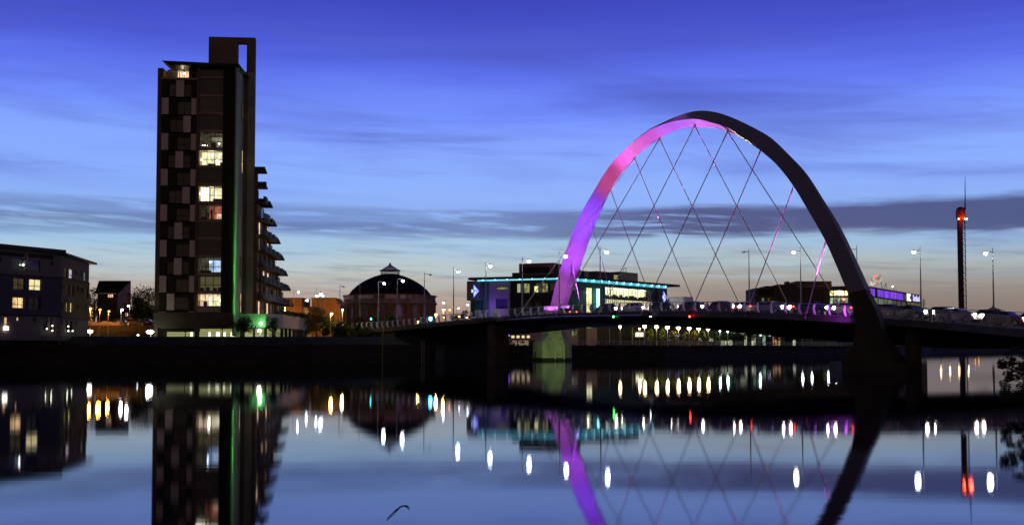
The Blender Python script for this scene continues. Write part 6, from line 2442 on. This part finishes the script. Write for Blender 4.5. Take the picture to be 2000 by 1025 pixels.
for i, (px, y0) in enumerate(((1190.5, 641), (1235.5, 640))):
    Y = quay_Y(px, 4)
    t = thing('flagpole', (pt(px, 660, Y).x, Y, QZ), ['slim pale pole left of the bare lit trees', 'slim pale pole left of the first warm lamp'][i], 'pole')
    part('pole', MB().tube((pt(px, 660, Y).x, Y, QZ), tuple(pt(px, y0, Y)), 0.09, 0.06, 6), M_rail, t)

# ------------------------------------------------------------------ vehicles
def car_proto(kind, paint, heads, tails):
    """a car at the origin, nose towards +x"""
    name = 'van' if kind == 'van' else 'car'
    root = bpy.data.objects.new(name, None)
    ORG[root.name] = Vector((0, 0, 0))
    if kind == 'van':
        Lc, Wd = 5.2, 1.95
        side = [(-2.6, 0.35), (-2.6, 2.25), (-2.45, 2.35), (1.25, 2.35), (1.55, 2.25), (2.1, 1.35), (2.5, 1.15), (2.6, 0.85), (2.6, 0.35)]
    else:
        Lc, Wd = 4.3, 1.76
        side = [(-2.12, 0.32), (-2.15, 0.75), (-2.05, 0.95), (-1.1, 1.0), (1.0, 0.97), (1.75, 0.86), (2.1, 0.70), (2.15, 0.34)]
    mbx = MB()
    secs = [(-Wd / 2, 0.94), (-Wd / 2 + 0.10, 1.0), (Wd / 2 - 0.10, 1.0), (Wd / 2, 0.94)]
    m = len(side)
    vs = []
    for y, sc_ in secs:
        for x, z in side:
            vs.append((x * sc_, y, 0.35 + (z - 0.35) * (sc_ if z > 0.6 else 1)))
    fs = []
    for k in range(3):
        for i in range(m):
            j = (i + 1) % m
            fs.append((k * m + i, k * m + j, (k + 1) * m + j, (k + 1) * m + i))
    fs.append(tuple(range(m)))
    fs.append(tuple(range(3 * m, 4 * m))[::-1])
    mbx.add(vs, fs)
    pm = mat('car_paint_' + paint[0], paint[1], 0.4, 0.0, 0.05, 1, 0.35)
    part('body', mbx, pm, root)
    wx = 1.55 if kind == 'van' else 1.32
    if kind != 'van':
        # cabin: pillars and roof over a darker glass house
        gl_ = [(-1.75, 0.95), (-1.2, 1.38), (0.25, 1.42), (1.05, 0.97)]
        w0, w1 = Wd / 2 - 0.08, Wd / 2 - 0.26
        vs = []
        for s_ in (-1, 1):
            vs += [(gl_[0][0], s_ * w0, gl_[0][1]), (gl_[1][0], s_ * w1, gl_[1][1]), (gl_[2][0], s_ * w1, gl_[2][1]), (gl_[3][0], s_ * w0, gl_[3][1])]
        part('windows', MB().add(vs, [(0, 1, 2, 3), (7, 6, 5, 4), (0, 4, 5, 1), (1, 5, 6, 2), (2, 6, 7, 3)]), M_dark, root)
        rv = [(x, s_ * (w1 + 0.03), z + dz_) for dz_ in (-0.02, 0.045) for (x, z, s_) in ((-1.28, 1.385, -1), (0.32, 1.42, -1), (0.32, 1.42, 1), (-1.28, 1.385, 1))]
        part('roof', MB().hexa(rv), pm, root)
        for s_ in (-1, 1):
            part('door_pillar', MB().tube((-0.35, s_ * (w0 - 0.01), 0.97), (-0.42, s_ * (w1 + 0.01), 1.40), 0.05, None, 4), pm, root)
            part('door_mirror', MB().box(0.72, 0.86, s_ * (Wd / 2 + 0.02) - 0.09, s_ * (Wd / 2 + 0.02) + 0.09, 0.95, 1.08), pm, root)
    else:
        part('windows', MB().hexa([(1.3, -0.99, 1.4), (2.05, -0.99, 1.38), (2.05, 0.99, 1.38), (1.3, 0.99, 1.4), (1.3, -0.99, 2.1), (1.62, -0.99, 2.05), (1.62, 0.99, 2.05), (1.3, 0.99, 2.1)]), M_dark, root)
    for x in (-wx, wx):
        for s_ in (-1, 1):
            w = part('wheel', MB().tube((x, s_ * (Wd / 2 - 0.22), 0.33), (x, s_ * (Wd / 2 + 0.01), 0.33), 0.33, None, 14), M_tyre, root)
            part('rim', MB().tube((x, s_ * (Wd / 2), 0.33), (x, s_ * (Wd / 2 + 0.02), 0.33), 0.20, None, 10), M_rim, w)
    xf = side[-2][0] * 1.03
    for s_ in (-1, 1):
        part('headlight', MB().ball((xf, s_ * (Wd / 2 - 0.25), 0.74), 0.17 if heads else 0.1, 10, 6), emi('headlight_on', (1, 0.88, 0.72), 60) if heads else M_rim, root)
        part('tail_light', MB().ball((-side[1][0] * -0.985, s_ * (Wd / 2 - 0.22), 0.82), 0.09, 8, 6), emi('tail_light_on', (1, 0.04, 0.02), 22) if tails else mat('tail_glass', (0.2, 0.01, 0.01), 0.3), root)
    part('number_plate', MB().box(side[1][0] - 0.02, side[1][0] + 0.02, -0.26, 0.26, 0.5, 0.61), mat('yellow_plate', (0.5, 0.4, 0.05), 0.5), root)
    return root


PROT = {}


def car(kind, paint, loc, ang, label, heads, tails, group):
    key = (kind, paint[0], heads, tails)
    if key not in PROT:
        PROT[key] = car_proto(kind, paint, heads, tails)
        c = PROT[key]
        COL.objects.link(c)
    else:
        c = copy_tree(PROT[key])
    c.location = loc
    c.rotation_euler = (0, 0, ang)
    ORG[c.name] = Vector(loc)
    props(c, label, 'van' if kind == 'van' else 'car', group)
    return c


BLK = ('black', (0.02, 0.02, 0.022))
SLV = ('silver', (0.35, 0.35, 0.37))
RED = ('red', (0.16, 0.02, 0.02))
BLU = ('blue', (0.02, 0.03, 0.08))
WHT = ('white', (0.6, 0.6, 0.6))
TO = math.atan2(-UY, -UX)      # towards the viewer's bank
AWAY = math.atan2(UY, UX)
GC = 'cars crossing the bridge'
cars = [  # px, offset, towards?, kind, paint, label
    (1103, 9.2, 0, 'car', RED, 'dark red car with tail lights beside the white foot collar'),
    (1190, 5.4, 1, 'car', BLK, 'black car with headlights before the cyan light column'),
    (1232, 9.2, 0, 'car', SLV, 'silver car driving away below the lit office floors'),
    (1243, 5.4, 1, 'car', SLV, 'silver car with headlights below the right arrow sign'),
    (1297, 5.4, 1, 'car', BLK, 'black car with glaring headlights just left of the white van'),
    (1326, 9.2, 0, 'van', WHT, 'white van driving away over the middle of the bridge'),
    (1355, 5.4, 1, 'car', BLU, 'dark blue car with headlights right of the white van'),
    (1413, 5.4, 1, 'car', RED, 'dark red car with headlights between the van and the unlit lamp'),
    (1448, 9.2, 0, 'car', WHT, 'white car driving away left of the unlit bridge lamp'),
    (1530, 9.2, 0, 'car', RED, 'dark red car driving away below the middle of the office building'),
    (1508, 5.4, 1, 'car', SLV, 'silver car with headlights before the dark office building'),
    (1592, 5.4, 1, 'car', BLU, 'dark blue car with glaring headlights right of the magenta cable foot'),
    (1640, 9.2, 0, 'car', SLV, 'silver car lit violet just left of the near arch leg'),
    (1725, 9.2, 0, 'car', RED, 'dark red car just right of the near arch leg'),
    (1779, 5.4, 1, 'car', BLK, 'black car with glaring headlights below the violet building'),
    (1834, 9.2, 0, 'car', BLU, 'dark blue car with shining roof left of the viewing tower'),
    (1872, 5.4, 1, 'car', SLV, 'silver car with headlights passing before the viewing tower'),
    (1925, 9.2, 0, 'car', BLK, 'black estate car under the footbridge pylon'),
    (1966, 5.4, 1, 'car', RED, 'dark red car with headlights right of the footbridge pylon'),
    (2012, 9.2, 0, 'car', SLV, 'silver car at the right edge of the bridge'),
]
for px, off_, tw, kind, paint, lab in cars:
    Y = Yn_of(px, off_)
    z = ztop(Y) - 0.045
    cc = car(kind, paint, tuple(D(Y, off_, z)), TO if tw else AWAY, lab, bool(tw), not tw, GC)
    if kind == 'van':
        cc.scale = (0.75, 0.9, 0.95)
GP = 'cars parked on the far bank'
for px, Y, paint, a, lab in ((266, 216, BLK, 0.1, 'dark parked car with a glinting roof left of the tower block'), (288, 218, BLU, 0.1, 'second dark parked car nearest the tower block'),
                             (232, 218, BLK, 3.0, 'dark parked car behind the garden wall')):
    c = pt(px, 632, Y)
    car('car', paint, (c.x, Y, pt(px, 636.5, Y).z), a, lab, False, False, GP)
mb = MB()
a, b = pt(160, 632, 213), pt(300, 632, 213)
mb.box(a.x, b.x, 212.4, 222, 4.2, pt(200, 636.5, 218).z)
struct('car_park_terrace', mb, M_ground)

# ------------------------------------------------------------------ glazed bay on the parapet
vb = Yn_of(948)
mb = MB()
for (x, s_) in ((932, 1), (938, 1), (966, -1), (973, -1)):
    Y = Yn_of(x, -0.8)
    b0 = D(Y, -0.8, ztop(Y))
    mb2 = MB()
    t1 = Vector((UX, UY, 0)) * 0.08
    nn = Vector((NX, NY, 0)) * 0.55
    mb2.hexa([b0 - t1 - nn * 0.4, b0 + t1 - nn * 0.4, b0 + t1 + nn, b0 - t1 + nn, b0 - t1 - nn + Vector((0, 0, 1.3)), b0 + t1 - nn + Vector((0, 0, 1.3)), b0 + t1 + nn * .2 + Vector((0, 0, 1.3)), b0 - t1 + nn * .2 + Vector((0, 0, 1.3))])
    part('bay_fin', mb2, M_post, bridge)
Y0_, Y1_ = Yn_of(976, -1), Yn_of(930, -1)
q = [D(Y0_, -1.6, 0), D(Y1_, -1.6, 0), D(Y1_, 0.0, 0), D(Y0_, 0.0, 0)]
zb_ = ztop((Y0_ + Y1_) / 2)
part('bay_slab', MB().hexa([(p.x, p.y, zb_ - 0.5) for p in q] + [(p.x, p.y, zb_ + 0.02) for p in q]), M_edge, bridge)
for hh in (0.35, 0.7, 1.15):
    part('bay_rail', MB().tube(D(Y0_, -1.5, zb_ + hh), D(Y1_, -1.5, zb_ + hh), 0.035, None, 6), M_rail, bridge)

# ------------------------------------------------------------------ small things on the left quay
Y = 171.5
lb = thing('lifebuoy_stand', tuple(pt(114, 668, Y)), 'red lifebuoy on a post before the corner of the apartment block', 'lifebuoy')
c = pt(113.2, 645, Y)
mb = MB()
nR = 16
vs, fs = [], []
for i in range(nR):
    t = 2 * math.pi * i / nR
    for j in range(6):
        p_ = 2 * math.pi * j / 6
        r = 0.38 + 0.09 * math.cos(p_)
        vs.append((c.x + r * math.cos(t), Y + 0.09 * math.sin(p_), c.z + r * math.sin(t)))
for i in range(nR):
    for j in range(6):
        fs.append((i * 6 + j, ((i + 1) % nR) * 6 + j, ((i + 1) % nR) * 6 + (j + 1) % 6, i * 6 + (j + 1) % 6))
mb.add(vs, fs, True)
part('ring', mb, mat('faded_red_ring', (0.22, 0.05, 0.03), 0.7), lb)
part('post', MB().tube((c.x + 0.15, Y + 0.15, QZ), (c.x + 0.15, Y + 0.15, c.z), 0.06, None, 6), mat('pale_post', (0.25, 0.22, 0.15), 0.7), lb)
mp_ = thing('mooring_post', tuple(pt(747, 675, 177)), 'slim yellowish post on the quay before the rotunda trees', 'post')
part('post', MB().tube((pt(747, 675, 177).x, 177, -1), (pt(747, 675, 177).x, 177, pt(747, 640, 177).z), 0.09, None, 8), mat('yellowish_paint', (0.20, 0.20, 0.07), 0.7), mp_)
ld = thing('quay_ladder', tuple(pt(826, 690, 180)), 'pale steel ladder on the quay wall left of the bridge', 'ladder')
for dx in (-0.22, 0.22):
    part('stile', MB().tube((pt(826, 690, 179.6).x + dx, 179.4, -0.5), (pt(826, 690, 179.6).x + dx, 179.4, QZ + 0.8), 0.035, None, 6), M_rail, ld)
for i in range(12):
    part('rung', MB().tube((pt(826, 690, 179.6).x - 0.22, 179.4, 0.1 + 0.28 * i), (pt(826, 690, 179.6).x + 0.22, 179.4, 0.1 + 0.28 * i), 0.02, None, 5), M_rail, ld)

# ------------------------------------------------------------------ near right bank: mound and overhanging bush
mb = MB()
rng = random.Random(9)
gx, gy = 14, 12
vs = []
for j in range(gy + 1):
    for i in range(gx + 1):
        x = 19.3 + i * 1.1
        y = 31 + j * 0.9
        edge = min(1, i / 5.0)
        yy_ = min(1, min(j, gy - j) / 3.0)
        vs.append((x - 0.02 * (y - 40) + rng.uniform(-.2, .2), y, -0.5 + 1.9 * edge * yy_ + rng.uniform(-.1, .1)))
fs = [(j * (gx + 1) + i, j * (gx + 1) + i + 1, (j + 1) * (gx + 1) + i + 1, (j + 1) * (gx + 1) + i) for j in range(gy) for i in range(gx)]
mb.add(vs, fs, True)
struct('riverbank_ground', mb, mat('mud', (0.03, 0.027, 0.02), 0.9, 0, 0.4, 1.5, 0.2, (1, 1, 1), 0.3))
bt = thing('overhanging_bush', (19.6, 38, 0.3), 'dark leafy bush leaning over the water at the right edge', 'bush')
rng = random.Random(12)
cents = []
mbx = MB()
root = Vector((20.0, 38.3, 0.2))
for i in range(85):
    tx = rng.uniform(1955, 2070)
    ty_ = rng.uniform(672, 792) if tx > 1972 else rng.uniform(690, 782)
    e = pt(tx, ty_, 38 + rng.uniform(-1.0, 1.0))
    mbx.path([root + Vector((rng.uniform(-.3, .6), 0, 0)), root.lerp(e, 0.5) + Vector((0.15, 0, 0.12)), e], [0.035, 0.02, 0.006], 5)
    cents.append((tuple(e), rng.uniform(0.10, 0.20), 110))
    cents.append((tuple(root.lerp(e, 0.75) + Vector((0.1, 0, 0.08))), rng.uniform(0.15, 0.25), 45))
part('branch', mbx, M_wood, bt)
part('foliage', leaves(cents, 0.034, 5, 1.0), M_leaf_d, bt)

# curved stick standing out of the calm water
Y = 14.9
pts = [(756, 1014, 0), (765, 1004.5, 0), (773, 997, 0), (782, 989, 0), (788, 987, 0), (794, 987.5, 0), (800, 993, 0)]
pp = [pt(x, y, Y + 0.1 - 0.12 * i) for i, (x, y, _) in enumerate(pts)]
low = min(p.z for p in pp)
sk = thing('drifting_branch', tuple(pp[0]), 'small crooked dark branch lying on the calm water in the foreground', 'branch')
# the ray meets the water plane: lay each point on the surface
pl2 = []
for i, (x, y, _) in enumerate(pts):
    a, b = ray(x, y)
    k = -CAMH / b
    pl2.append(Vector((a * k, k, 0.008 + 0.006 * math.sin(i * 1.3))))
part('twig', MB().path(pl2, [0.005, 0.007, 0.008, 0.008, 0.007, 0.008, 0.006], 6), mat('wet_bark', (0.012, 0.010, 0.010), 0.6), sk)
